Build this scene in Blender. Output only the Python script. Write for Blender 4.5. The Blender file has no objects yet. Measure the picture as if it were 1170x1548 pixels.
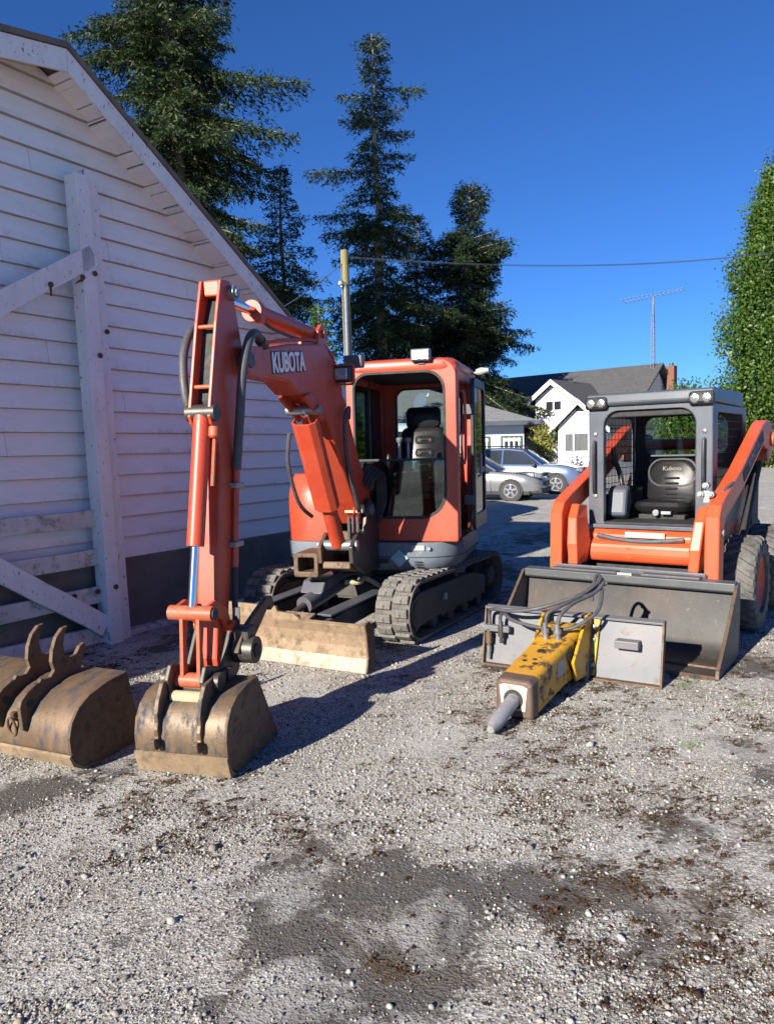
import bpy, bmesh, math, random
import numpy as np
from mathutils import Vector, Matrix
from math import sin, cos, pi, radians, sqrt, atan2
random.seed(7); np.random.seed(7)
SC = bpy.context.scene
COL = SC.collection
# ------------------------------------------------------------------ camera
F_PX, PIT, ROL, HC = 1138.66, .0821, -.025, 1.636
_r0 = Vector((1, 0, 0)); _d0 = Vector((0, -sin(PIT), -cos(PIT))); _fw = Vector((0, cos(PIT), -sin(PIT)))
_r = _r0 * cos(ROL) - _d0 * sin(ROL); _d = _d0 * cos(ROL) + _r0 * sin(ROL)
cam = bpy.data.cameras.new('camera'); camo = bpy.data.objects.new('camera', cam); COL.objects.link(camo)
cam.sensor_fit = 'HORIZONTAL'; cam.sensor_width = 36; cam.lens = F_PX / 1170 * 36
cam.clip_start = .05; cam.clip_end = 3000
m = Matrix.Identity(4)
for i in range(3):
    m[i][0] = _r[i]; m[i][1] = -_d[i]; m[i][2] = -_fw[i]
m[2][3] = HC
camo.matrix_world = m
SC.camera = camo
# ------------------------------------------------------------------ light
SUN_AZ = radians(38.5)      # direction shadows fall, measured from +Y towards +X
SUN_EL = radians(23)
w = bpy.data.worlds.new('World'); SC.world = w; w.use_nodes = True
nt = w.node_tree; bg = nt.nodes['Background']
sky = nt.nodes.new('ShaderNodeTexSky'); sky.sky_type = 'NISHITA'; sky.sun_disc = False
sky.sun_elevation = SUN_EL; sky.sun_rotation = math.pi + SUN_AZ
sky.altitude = 2000; sky.air_density = 1.0; sky.dust_density = 0; sky.ozone_density = 6
tint = nt.nodes.new('ShaderNodeMix'); tint.data_type = 'RGBA'; tint.blend_type = 'MULTIPLY'; tint.inputs[0].default_value = 1; tint.inputs[7].default_value = (.42, .69, 1, 1)
nt.links.new(sky.outputs[0], tint.inputs[6]); nt.links.new(tint.outputs[2], bg.inputs[0]); bg.inputs[1].default_value = .068
sl = bpy.data.lights.new('sun', 'SUN'); sl.energy = 5.0; sl.angle = radians(.5); sl.color = (1, .925, .81)
so = bpy.data.objects.new('sun', sl); COL.objects.link(so)
sd = Vector((sin(SUN_AZ) * cos(SUN_EL), cos(SUN_AZ) * cos(SUN_EL), -sin(SUN_EL)))
so.rotation_euler = sd.to_track_quat('-Z', 'Y').to_euler(); so.location = (-20, -28, 20)
vs = SC.view_settings; vs.view_transform = 'Standard'; vs.look = 'None'; vs.gamma = 1; vs.exposure = 1.14
SC.render.engine = 'CYCLES'

# ------------------------------------------------------------------ materials
MATS = {}
def node(t, kind, **kw):
    n = t.nodes.new(kind)
    for k, v in kw.items(): setattr(n, k, v)
    return n
def ramp(t, src, stops):
    r = node(t, 'ShaderNodeValToRGB'); cr = r.color_ramp
    while len(cr.elements) > 1: cr.elements.remove(cr.elements[-1])
    cr.elements[0].position = stops[0][0]; cr.elements[0].color = (*stops[0][1], 1)
    for p, c in stops[1:]:
        e = cr.elements.new(p); e.color = (*c, 1)
    t.links.new(src, r.inputs[0]); return r.outputs[0]
def g3(v): return (v, v, v)
def noise(t, scale, detail=4, rough=.6, vec=None, dist=0):
    n = node(t, 'ShaderNodeTexNoise'); n.inputs['Scale'].default_value = scale; n.inputs['Detail'].default_value = detail
    n.inputs['Roughness'].default_value = rough; n.inputs['Distortion'].default_value = dist
    if vec is None:
        tc = node(t, 'ShaderNodeTexCoord'); vec = tc.outputs['Object']
    t.links.new(vec, n.inputs['Vector']); return n.outputs['Fac']
def mixc(t, fac, a, b, mode='MIX'):
    n = node(t, 'ShaderNodeMix', data_type='RGBA', blend_type=mode)
    for i, v in ((0, fac), (6, a), (7, b)):
        if isinstance(v, (int, float)): n.inputs[i].default_value = v
        elif isinstance(v, tuple): n.inputs[i].default_value = (*v, 1)
        else: t.links.new(v, n.inputs[i])
    return n.outputs[2]
def bump(t, src, strength, dist, normal=None):
    b = node(t, 'ShaderNodeBump'); b.inputs['Strength'].default_value = strength; b.inputs['Distance'].default_value = dist
    t.links.new(src, b.inputs['Height'])
    if normal: t.links.new(normal, b.inputs['Normal'])
    return b.outputs[0]
def base(name):
    mt = bpy.data.materials.new(name); mt.use_nodes = True; MATS[name] = mt
    return mt, mt.node_tree, mt.node_tree.nodes['Principled BSDF']
def paint(name, c1, c2, rough=.45, metal=0, scale=6, dirt=None, dirt_lo=.58, dirt_hi=.72, dscale=14, bs=.05, spec=.5, coat=0, stretch=None, chips=None):
    """two-tone noise colour, optional dirt/chips, fine bump"""
    mt, t, p = base(name)
    vec = None
    if stretch:
        tc = node(t, 'ShaderNodeTexCoord'); mp = node(t, 'ShaderNodeMapping'); mp.inputs['Scale'].default_value = stretch
        t.links.new(tc.outputs['Object'], mp.inputs[0]); vec = mp.outputs[0]
    n = noise(t, scale, 5, .6, vec)
    c = ramp(t, n, [(.3, c1), (.7, c2)])
    if dirt:
        d = noise(t, dscale, 8, .7, vec)
        fac = ramp(t, d, [(dirt_lo, g3(0)), (dirt_hi, g3(1))])
        c = mixc(t, fac, c, dirt)
        rr = ramp(t, d, [(dirt_lo, g3(rough)), (dirt_hi, g3(min(1, rough + .3)))])
        t.links.new(rr, p.inputs['Roughness'])
    elif bs == 0:
        p.inputs['Roughness'].default_value = rough
    else:
        rr = ramp(t, noise(t, scale * 3, 4), [(.3, g3(max(.02, rough - .08))), (.7, g3(min(1, rough + .1)))])
        t.links.new(rr, p.inputs['Roughness'])
    if chips:
        c = mixc(t, ramp(t, noise(t, 34, 5, .62), [(.665, g3(0)), (.69, g3(.9))]), c, chips)
        tc2 = node(t, 'ShaderNodeTexCoord'); m2 = node(t, 'ShaderNodeMapping'); m2.inputs['Scale'].default_value = (60, 60, 4); m2.inputs['Rotation'].default_value = (.3, .5, .2); t.links.new(tc2.outputs['Object'], m2.inputs[0])
        c = mixc(t, ramp(t, noise(t, 1, 3, .5, m2.outputs[0]), [(.70, g3(0)), (.74, g3(.55))]), c, chips)
        c = mixc(t, ramp(t, noise(t, 1.7, 4, .6), [(.45, g3(0)), (.75, g3(.22))]), c, mixc(t, .5, c, (.5, .28, .2)))
    t.links.new(c, p.inputs['Base Color']); p.inputs['Metallic'].default_value = metal
    p.inputs['Specular IOR Level'].default_value = spec
    if coat: p.inputs['Coat Weight'].default_value = coat; p.inputs['Coat Roughness'].default_value = .08
    if bs: t.links.new(bump(t, noise(t, 60, 6, .7), bs, .01), p.inputs['Normal'])
    return mt
OR = paint('faded_orange', (.38, .040, .016), (.49, .066, .028), .40, scale=3, dirt=(.18, .06, .04), dirt_lo=.60, dirt_hi=.76, dscale=7, bs=.05, chips=(.09, .045, .035))
ORS = paint('bright_orange', (.54, .070, .021), (.60, .086, .028), .36, scale=3, dirt=(.27, .11, .075), dirt_lo=.64, dirt_hi=.78, dscale=11, bs=.03, chips=(.16, .075, .055))
ORW = paint('worn_orange', (.50, .085, .03), (.36, .075, .035), .5, dirt=(.22, .12, .07), dirt_lo=.48, dirt_hi=.62, dscale=18, bs=.1)
RUST = paint('earth_brown_steel', (.075, .047, .030), (.15, .095, .055), .6, metal=.15, scale=5, dirt=(.055, .042, .035), dirt_lo=.50, dirt_hi=.68, dscale=18, bs=.2)
BKT = paint('worn_bucket_steel', (.10, .065, .040), (.185, .125, .072), .48, metal=.25, scale=6, dirt=(.045, .046, .052), dirt_lo=.47, dirt_hi=.62, dscale=9, bs=.2, stretch=(1, 1.6, .7), chips=(.055, .038, .028))
TAN = paint('muddy_blade', (.18, .125, .075), (.28, .205, .128), .7, scale=5, dirt=(.115, .08, .05), dirt_lo=.48, dirt_hi=.66, dscale=13, bs=.25, chips=(.12, .09, .06))
EDGE = paint('cutting_edge', (.30, .25, .185), (.40, .34, .26), .6, scale=8, dirt=(.18, .13, .08), dirt_lo=.50, dirt_hi=.66, dscale=12, bs=.15, chips=(.16, .12, .08))
DKST = paint('dark_steel', (.05, .048, .045), (.09, .08, .07), .45, metal=.5, scale=10, dirt=(.16, .13, .10), dirt_lo=.58, dirt_hi=.72, bs=.08)
UND = paint('undercarriage_grey', (.045, .04, .037), (.075, .068, .06), .7, scale=5, dirt=(.16, .14, .12), dirt_lo=.58, dirt_hi=.75, bs=.08)
SKIRT = paint('slate_skirt', (.11, .135, .165), (.15, .175, .205), .5, scale=4, dirt=(.27, .26, .24), dirt_lo=.58, dirt_hi=.74, dscale=18, bs=.05)
GREY = paint('slate_grey_paint', (.052, .063, .081), (.075, .088, .108), .4, scale=5, dirt=(.17, .17, .17), dirt_lo=.66, dirt_hi=.78, dscale=20, bs=.03, chips=(.15, .14, .13))
PLATE = paint('pale_grey_plate', (.095, .104, .118), (.125, .134, .148), .5, scale=4, dirt=(.14, .105, .07), dirt_lo=.58, dirt_hi=.74, dscale=8, bs=.05, chips=(.07, .058, .045))
BKTG = paint('scratched_bucket_grey', (.022, .0225, .023), (.042, .042, .040), .5, scale=4, dirt=(.11, .10, .075), dirt_lo=.58, dirt_hi=.72, dscale=30, bs=.1, spec=.3, stretch=(1, .8, .35), chips=(.13, .125, .115))
BKTF = paint('bucket_dark_grey', (.06, .065, .072), (.09, .095, .10), .5, metal=.2, scale=6, dirt=(.22, .19, .15), dirt_lo=.6, dirt_hi=.75, bs=.05)
YEL = paint('worn_yellow', (.56, .29, .010), (.48, .235, .010), .42, scale=7, dirt=(.075, .045, .022), dirt_lo=.52, dirt_hi=.58, dscale=9, bs=.08, chips=(.09, .055, .03))
NOSE = paint('bare_nose_steel', (.10, .065, .05), (.16, .11, .08), .6, metal=.3, bs=.1)
NOSEW = paint('pale_nose_paint', (.36, .32, .27), (.46, .41, .35), .6, scale=8, dirt=(.22, .16, .11), dirt_lo=.52, dirt_hi=.68)
CHIS = paint('chisel_steel', (.30, .30, .31), (.40, .40, .41), .55, metal=.4, scale=14, dirt=(.2, .19, .19), dirt_lo=.5, dirt_hi=.65, bs=.15)
CHR = paint('chrome', (.70, .71, .73), (.80, .81, .83), .16, metal=1, bs=0)
GALV = paint('galvanised', (.20, .215, .23), (.30, .31, .33), .42, metal=.6, scale=12, bs=.03)
RUB = paint('black_rubber', (.018, .018, .019), (.03, .03, .031), .65, scale=8, dirt=(.10, .095, .09), dirt_lo=.62, dirt_hi=.78, bs=.1)
HOSE = paint('hose_grey', (.045, .045, .05), (.08, .08, .085), .55, scale=20, bs=.1)
TRK = paint('dusty_track_rubber', (.085, .075, .065), (.17, .15, .125), .85, scale=9, dirt=(.05, .045, .04), dirt_lo=.5, dirt_hi=.66, dscale=18, bs=.3)
LUG = paint('dusty_lug_rubber', (.10, .096, .088), (.21, .20, .185), .85, scale=22, dirt=(.055, .05, .045), dirt_lo=.48, dirt_hi=.62, dscale=30, bs=.4)
TYR = paint('dusty_tyre', (.075, .072, .067), (.135, .13, .12), .85, scale=8, dirt=(.03, .03, .03), dirt_lo=.5, dirt_hi=.7, dscale=10, bs=.25)
VINYL = paint('black_vinyl', (.010, .010, .011), (.014, .014, .016), .30, scale=30, bs=.02, spec=.22)
BLK = paint('satin_black', (.012, .012, .014), (.02, .02, .022), .4, scale=10, bs=.03)
BLKM = paint('matt_black', (.015, .015, .016), (.028, .028, .028), .7, scale=10, bs=.05)
WBR = paint('barn_white_board', (.80, .79, .775), (.87, .86, .845), .62, scale=3, dirt=(.58, .57, .54), dirt_lo=.58, dirt_hi=.85, dscale=4, bs=.12, stretch=(1, 1, 5))
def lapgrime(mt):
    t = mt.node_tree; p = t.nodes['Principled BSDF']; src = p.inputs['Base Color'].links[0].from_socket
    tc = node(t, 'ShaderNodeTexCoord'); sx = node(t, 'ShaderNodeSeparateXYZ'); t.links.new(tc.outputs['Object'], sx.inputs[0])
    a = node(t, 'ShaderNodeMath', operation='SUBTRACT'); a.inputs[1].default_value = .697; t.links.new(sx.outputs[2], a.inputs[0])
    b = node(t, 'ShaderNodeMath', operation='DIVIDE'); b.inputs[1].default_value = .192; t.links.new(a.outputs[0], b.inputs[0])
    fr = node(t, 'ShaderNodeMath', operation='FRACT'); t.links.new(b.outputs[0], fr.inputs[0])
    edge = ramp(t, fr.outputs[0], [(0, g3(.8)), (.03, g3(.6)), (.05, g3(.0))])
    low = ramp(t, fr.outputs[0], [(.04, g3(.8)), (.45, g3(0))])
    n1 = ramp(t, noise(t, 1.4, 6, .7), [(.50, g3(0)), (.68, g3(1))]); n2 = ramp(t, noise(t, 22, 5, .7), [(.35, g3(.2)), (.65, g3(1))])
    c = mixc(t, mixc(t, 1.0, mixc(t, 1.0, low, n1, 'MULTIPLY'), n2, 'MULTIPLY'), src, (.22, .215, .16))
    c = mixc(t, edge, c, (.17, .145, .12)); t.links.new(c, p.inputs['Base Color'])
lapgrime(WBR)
WPO = paint('peeling_white_wood', (.68, .665, .65), (.80, .785, .77), .7, scale=4, dirt=(.15, .13, .11), dirt_lo=.60, dirt_hi=.66, dscale=22, bs=.35, stretch=(1.6, 1, .7))
WGT = paint('mossy_white_rail', (.50, .48, .455), (.64, .62, .59), .75, scale=5, dirt=(.17, .165, .115), dirt_lo=.52, dirt_hi=.68, dscale=9, bs=.35)
CONC = paint('stained_foundation', (.10, .092, .082), (.20, .185, .16), .85, scale=2, dirt=(.10, .098, .06), dirt_lo=.55, dirt_hi=.7, dscale=4, bs=.3)
ROOFB = paint('barn_roofing', (.13, .10, .085), (.2, .16, .13), .8, scale=6, bs=.2)
WHT = paint('white_trim', (.76, .77, .78), (.82, .82, .82), .5, scale=2, bs=.02)
CURT = paint('grey_curtain', (.055, .062, .07), (.12, .13, .14), .8, scale=3, bs=0, stretch=(9, 9, .2))
BRICK = paint('red_brick', (.13, .06, .04), (.19, .085, .055), .85, scale=14, bs=.2)
BARK = paint('bark', (.10, .075, .055), (.19, .15, .11), .9, scale=3, bs=.6, stretch=(4, 4, .6))
BARKP = paint('pale_bark', (.24, .20, .14), (.36, .31, .22), .9, scale=3, bs=.4, stretch=(4, 4, .6))
POLE = paint('pole_wood', (.17, .14, .06), (.26, .22, .09), .85, scale=4, bs=.3, stretch=(6, 6, .5))
LAMP = paint('lamp_lens', (.20, .20, .20), (.50, .50, .49), .15, metal=.6, scale=60, bs=.3)
ALLOY = paint('alloy_rim', (.55, .56, .58), (.62, .63, .65), .25, metal=.7, bs=0)
SILV = paint('silver_car_paint', (.20, .205, .215), (.21, .215, .225), .3, metal=.4, bs=0, coat=.6)
BLUC = paint('pale_blue_car_paint', (.115, .16, .27), (.125, .17, .28), .3, metal=.4, bs=0, coat=.6)
BLUH = paint('navy_hood_paint', (.045, .065, .13), (.05, .07, .14), .2, metal=.3, bs=0, coat=1)
SILH = paint('grey_hood_paint', (.08, .09, .11), (.09, .10, .12), .2, metal=.3, bs=0, coat=1)
CGL = paint('car_glass', (.015, .02, .026), (.02, .026, .032), .04, bs=0, spec=.6)
VANW = paint('white_van_paint', (.72, .74, .75), (.76, .77, .78), .3, bs=0, coat=.5)
TEAL = paint('teal_sticker', (.20, .35, .38), (.24, .40, .43), .4, bs=0)
LABEL = paint('pale_label', (.26, .27, .25), (.36, .36, .34), .5, scale=40, bs=0)
CARD = paint('tan_cover', (.36, .30, .17), (.46, .39, .24), .8, scale=9, bs=.15)
WIRE = paint('cable', (.05, .06, .08), (.08, .09, .11), .5, bs=0)
MOSSG = paint('green_sprig', (.10, .17, .035), (.16, .24, .05), .8, bs=0)
GRN = paint('dark_green_trim', (.05, .085, .06), (.07, .11, .08), .6, bs=0)
def siding(name, c1, c2, pitch):
    mt, t, p = base(name)
    tc = node(t, 'ShaderNodeTexCoord'); wv = node(t, 'ShaderNodeTexWave', wave_type='BANDS', bands_direction='Z', wave_profile='SAW')
    wv.inputs['Scale'].default_value = .314159 / pitch; t.links.new(tc.outputs['Object'], wv.inputs[0])
    c = mixc(t, ramp(t, wv.outputs[1], [(.90, g3(0)), (.97, g3(1))]), ramp(t, noise(t, 2), [(.3, c1), (.7, c2)]), (.42, .43, .45))
    t.links.new(c, p.inputs['Base Color']); p.inputs['Roughness'].default_value = .6
    t.links.new(bump(t, wv.outputs[1], .5, .02), p.inputs['Normal']); return mt
HSID = siding('house_siding', (.74, .75, .75), (.78, .78, .78), .19)
GSID = siding('garage_siding', (.62, .66, .70), (.66, .69, .73), .19)
def shingle(name, c1, c2):
    mt, t, p = base(name)
    br = node(t, 'ShaderNodeTexBrick'); tc = node(t, 'ShaderNodeTexCoord'); t.links.new(tc.outputs['Object'], br.inputs[0])
    br.inputs['Scale'].default_value = 1; br.inputs['Brick Width'].default_value = .32; br.inputs['Row Height'].default_value = .14
    br.inputs['Mortar Size'].default_value = .008; br.inputs['Bias'].default_value = 0
    br.inputs['Color1'].default_value = (*c1, 1); br.inputs['Color2'].default_value = (*c2, 1); br.inputs['Mortar'].default_value = (.02, .02, .02, 1)
    c = mixc(t, .7, br.outputs[0], ramp(t, noise(t, 14, 6, .7), [(.3, tuple(.6 * x for x in c1)), (.7, tuple(1.25 * x for x in c2))]))
    t.links.new(c, p.inputs['Base Color']); p.inputs['Roughness'].default_value = .9
    t.links.new(bump(t, br.outputs[1], -.4, .02), p.inputs['Normal']); return mt
HROOF = shingle('charcoal_shingles', (.05, .05, .054), (.085, .084, .088))
GROOF = shingle('grey_shingles', (.13, .135, .14), (.20, .20, .205))
def glassmat(name, tint, gloss=.12):
    mt = bpy.data.materials.new(name); mt.use_nodes = True; t = mt.node_tree; t.nodes.clear()
    tr = node(t, 'ShaderNodeBsdfTransparent'); tr.inputs[0].default_value = (*tint, 1)
    gl = node(t, 'ShaderNodeBsdfGlossy'); gl.inputs['Roughness'].default_value = .03
    fr = node(t, 'ShaderNodeFresnel'); fr.inputs[0].default_value = 1.5
    ad = node(t, 'ShaderNodeMath', operation='MULTIPLY_ADD'); ad.inputs[1].default_value = 1.0; ad.inputs[2].default_value = gloss * .3
    mx = node(t, 'ShaderNodeMixShader'); out = node(t, 'ShaderNodeOutputMaterial')
    t.links.new(fr.outputs[0], ad.inputs[0]); t.links.new(ad.outputs[0], mx.inputs[0])
    t.links.new(tr.outputs[0], mx.inputs[1]); t.links.new(gl.outputs[0], mx.inputs[2]); t.links.new(mx.outputs[0], out.inputs[0])
    return mt
GLS = glassmat('clear_glass', (.78, .86, .84)); GLT = glassmat('tinted_glass', (.45, .6, .58))
def leafmat(name, stops, rough=.55, trans=.25):
    mt, t, p = base(name)
    geo = node(t, 'ShaderNodeNewGeometry')
    c = ramp(t, geo.outputs['Random Per Island'], stops)
    c = mixc(t, ramp(t, noise(t, .8, 3), [(.35, g3(0)), (.65, g3(.5))]), c, tuple(.55 * x for x in stops[0][1]))
    t.links.new(c, p.inputs['Base Color']); p.inputs['Roughness'].default_value = rough; p.inputs['Specular IOR Level'].default_value = .25
    tl = node(t, 'ShaderNodeBsdfTranslucent'); t.links.new(c, tl.inputs[0])
    mx = node(t, 'ShaderNodeMixShader'); mx.inputs[0].default_value = trans
    t.links.new(p.outputs[0], mx.inputs[1]); t.links.new(tl.outputs[0], mx.inputs[2])
    t.links.new(mx.outputs[0], t.nodes['Material Output'].inputs[0]); return mt
FIRL = leafmat('fir_needles', [(0, (.018, .036, .014)), (.5, (.035, .062, .02)), (.85, (.06, .088, .025)), (1, (.11, .13, .04))])
FIRD = leafmat('dark_fir_needles', [(0, (.012, .027, .013)), (.6, (.024, .045, .018)), (1, (.05, .075, .025))])
POPL = leafmat('poplar_leaves', [(0, (.045, .095, .016)), (.5, (.085, .16, .028)), (1, (.14, .23, .05))], .4, .35)
BUSHL = leafmat('bush_leaves', [(0, (.05, .11, .02)), (.5, (.09, .17, .03)), (1, (.16, .25, .05))], .4, .35)
YBUSH = leafmat('yellow_bush_leaves', [(0, (.16, .18, .03)), (.5, (.30, .30, .07)), (1, (.42, .40, .14))], .5, .3)
# gravel yard
def groundmat():
    mt, t, p = base('gravel_yard')
    tc = node(t, 'ShaderNodeTexCoord'); O = tc.outputs['Object']
    at_ = node(t, 'ShaderNodeAttribute', attribute_name='patch')
    mid = noise(t, 6.5, 7, .7, O, .4); fine = noise(t, 70, 6, .75, O); wide = noise(t, .35, 5, .6, O, .4)
    vor = node(t, 'ShaderNodeTexVoronoi'); vor.inputs['Scale'].default_value = 120; t.links.new(O, vor.inputs['Vector'])
    vor2 = node(t, 'ShaderNodeTexVoronoi'); vor2.inputs['Scale'].default_value = 58; t.links.new(O, vor2.inputs['Vector'])
    sep = node(t, 'ShaderNodeSeparateColor'); t.links.new(vor.outputs['Color'], sep.inputs[0])
    stone = ramp(t, sep.outputs[0], [(0, (.15, .142, .126)), (.35, (.30, .286, .258)), (.75, (.43, .412, .375)), (1, (.58, .56, .52))])
    dark = ramp(t, fine, [(.3, (.060, .055, .051)), (.60, (.115, .107, .098)), (.74, (.27, .255, .235))])
    def madd(a, k, b):
        q = node(t, 'ShaderNodeMath', operation='MULTIPLY_ADD'); q.inputs[1].default_value = k; t.links.new(a, q.inputs[0])
        if isinstance(b, (int, float)): q.inputs[2].default_value = b
        else: t.links.new(b, q.inputs[2])
        return q.outputs[0]
    f1 = madd(mid, 1.35, madd(noise(t, 30, 6, .75, O), 1.15, madd(at_.outputs['Fac'], 1.0, -1.25)))
    pm = ramp(t, f1, [(.43, g3(0)), (.53, g3(.95))])
    c = mixc(t, pm, stone, dark)
    brown = ramp(t, noise(t, 1.3, 7, .74, O, .3), [(.50, g3(0)), (.66, g3(.7))])
    c = mixc(t, brown, c, mixc(t, .55, c, (.17, .115, .068)))
    c = mixc(t, ramp(t, noise(t, 1.9, 6, .7, O, .5), [(.50, g3(.0)), (.58, g3(.8))]), c, mixc(t, .6, c, (.50, .485, .455)))
    so_ = node(t, 'ShaderNodeAttribute', attribute_name='soil')
    f2 = madd(noise(t, 30, 6, .78, O), 1.7, madd(noise(t, 7, 5, .7, O), .9, madd(so_.outputs['Fac'], 1.0, -1.40)))
    c = mixc(t, ramp(t, f2, [(.42, g3(0)), (.62, g3(.75))]), c, ramp(t, fine, [(.3, (.035, .022, .013)), (.7, (.10, .062, .032))]))
    t.links.new(c, p.inputs['Base Color']); p.inputs['Roughness'].default_value = .92; p.inputs['Specular IOR Level'].default_value = .15
    h1 = mixc(t, .5, vor.outputs['Distance'], vor2.outputs['Distance']); h = mixc(t, .35, h1, fine)
    t.links.new(bump(t, h, 1.0, .008), p.inputs['Normal']); return mt
GRAV = groundmat()
def islandmat(name, stops, rough=.85, nscale=90, bs=.3):
    mt, t, p = base(name); geo = node(t, 'ShaderNodeNewGeometry')
    c = ramp(t, geo.outputs['Random Per Island'], stops)
    c = mixc(t, .35, c, ramp(t, noise(t, nscale, 4), [(.3, g3(.12)), (.7, g3(.6))]), 'SOFT_LIGHT')
    t.links.new(c, p.inputs['Base Color']); p.inputs['Roughness'].default_value = rough; p.inputs['Specular IOR Level'].default_value = .3
    t.links.new(bump(t, noise(t, nscale * 2, 4), bs, .004), p.inputs['Normal']); return mt
STONE = islandmat('crushed_stone', [(0, (.085, .08, .072)), (.25, (.20, .19, .172)), (.6, (.34, .326, .298)), (.87, (.43, .414, .383)), (.93, (.26, .195, .135)), (1, (.52, .505, .47))])
MOSS = islandmat('dry_brown_moss', [(0, (.016, .009, .005)), (.5, (.042, .021, .010)), (.85, (.095, .045, .018)), (1, (.14, .095, .03))], .95, 160, .8)

# ------------------------------------------------------------------ mesh helpers
class B:
    def __init__(s): s.v = []; s.f = []
    def add(s, vs, fs):
        o = len(s.v); s.v += [tuple(x) for x in vs]; s.f += [tuple(o + i for i in q) for q in fs]; return s
    def box(s, c, d, rz=0, ry=0, rx=0):
        R = Matrix.Rotation(rz, 3, 'Z') @ Matrix.Rotation(ry, 3, 'Y') @ Matrix.Rotation(rx, 3, 'X'); c = Vector(c)
        vs = [c + R @ Vector((x * d[0] / 2, y * d[1] / 2, z * d[2] / 2)) for x in (-1, 1) for y in (-1, 1) for z in (-1, 1)]
        return s.add(vs, [(0, 1, 3, 2), (4, 6, 7, 5), (0, 4, 5, 1), (2, 3, 7, 6), (0, 2, 6, 4), (1, 5, 7, 3)])
    def _p3(s, a, b, t, ax): return (a, t, b) if ax == 'y' else (t, a, b) if ax == 'x' else (a, b, t)
    def prism(s, poly, t0, t1, ax='y'):
        n = len(poly)
        vs = [s._p3(a, b, t0, ax) for a, b in poly] + [s._p3(a, b, t1, ax) for a, b in poly]
        return s.add(vs, [tuple(range(n)), tuple(range(2 * n - 1, n - 1, -1))] + [(i, n + i, n + (i + 1) % n, (i + 1) % n) for i in range(n)])
    def ring(s, outer, inner, t0, t1, ax='y'):
        n = len(outer); L = [(outer, t0), (outer, t1), (inner, t1), (inner, t0)]
        vs = [s._p3(a, b, t, ax) for P, t in L for a, b in P]
        fs = []
        for k in range(4):
            for i in range(n):
                j = (i + 1) % n; k2 = (k + 1) % 4
                fs.append((k * n + i, k * n + j, k2 * n + j, k2 * n + i))
        return s.add(vs, fs)
    def loft(s, loops, cap=True, closed=True):
        n = len(loops[0]); vs = [p for l in loops for p in l]; fs = []
        for k in range(len(loops) - 1):
            for i in range(n if closed else n - 1):
                j = (i + 1) % n; fs.append((k * n + i, k * n + j, (k + 1) * n + j, (k + 1) * n + i))
        if cap: fs += [tuple(range(n - 1, -1, -1)), tuple(range((len(loops) - 1) * n, len(loops) * n))]
        return s.add(vs, fs)
    def tube(s, pts, r, n=8, smooth=0, cap=True):
        P = [Vector(p) for p in pts]
        if smooth:
            Q = []
            for i in range(len(P) - 1):
                p0 = P[max(0, i - 1)]; p1 = P[i]; p2 = P[i + 1]; p3 = P[min(len(P) - 1, i + 2)]
                for k in range(smooth):
                    u = k / smooth
                    Q.append(.5 * ((2 * p1) + (p2 - p0) * u + (2 * p0 - 5 * p1 + 4 * p2 - p3) * u * u + (3 * p1 - p0 - 3 * p2 + p3) * u ** 3))
            Q.append(P[-1]); 
            if not isinstance(r, (int, float)):
                r = list(np.interp(np.linspace(0, len(P) - 1, len(Q)), range(len(P)), r))
            P = Q
        R = [r] * len(P) if isinstance(r, (int, float)) else r
        loops = []; up = None
        for i, p in enumerate(P):
            t = (P[min(i + 1, len(P) - 1)] - P[max(i - 1, 0)]); t = t.normalized() if t.length > 1e-9 else Vector((0, 0, 1))
            if up is None: up = t.orthogonal().normalized()
            up = (up - t * up.dot(t)); up = up.normalized() if up.length > 1e-6 else t.orthogonal().normalized()
            sd_ = t.cross(up)
            loops.append([p + (up * cos(2 * pi * k / n) + sd_ * sin(2 * pi * k / n)) * R[i] for k in range(n)])
        return s.loft(loops, cap)
    def cyl(s, p0, p1, r, n=16, r2=None): return s.tube([p0, p1], [r, r if r2 is None else r2], n)
    def lathe(s, prof, axis_o, axis_d, n=20):
        """prof: (dist along axis, radius)"""
        o = Vector(axis_o); d_ = Vector(axis_d).normalized(); a = d_.orthogonal().normalized(); b_ = d_.cross(a)
        return s.loft([[o + d_ * h + (a * cos(2 * pi * k / n) + b_ * sin(2 * pi * k / n)) * max(r, 1e-4) for k in range(n)] for h, r in prof])
    def build(s, name, mat, parent=None, rz=0, bevel=0, smooth=False, seg=2, kind=None, loc=None):
        me = bpy.data.meshes.new(name); me.from_pydata(s.v, [], s.f); me.update()
        bm = bmesh.new(); bm.from_mesh(me); bmesh.ops.recalc_face_normals(bm, faces=bm.faces); bm.to_mesh(me); bm.free()
        return link(name, me, mat, parent, rz, bevel, smooth, seg, kind, loc)
def link(name, me, mat, parent=None, rz=0, bevel=0, smooth=False, seg=2, kind=None, loc=None):
    if not me.materials: me.materials.append(mat)
    o = bpy.data.objects.new(name, me); COL.objects.link(o); o.parent = parent
    if rz: o.rotation_euler = (0, 0, rz)
    if loc: o.location = loc
    if bevel:
        b = o.modifiers.new('bevel', 'BEVEL'); b.width = bevel; b.segments = seg; b.limit_method = 'ANGLE'; b.angle_limit = radians(35)
    if smooth:
        me.shade_smooth()
        try: me.set_sharp_from_angle(angle=radians(38))
        except Exception: pass
    if kind: o['kind'] = kind
    return o
def thing(name, label, cat, loc=(0, 0, 0), rz=0, group=None):
    o = bpy.data.objects.new(name, None); COL.objects.link(o); o.location = loc; o.rotation_euler = (0, 0, rz); o.empty_display_size = .2
    return tag(o, label, cat, group)
def tag(o, label, cat, group=None):
    o['label'] = label; o['category'] = cat
    if group: o['group'] = group
    return o
def heading(a): return -(pi / 2 + a)
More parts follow.
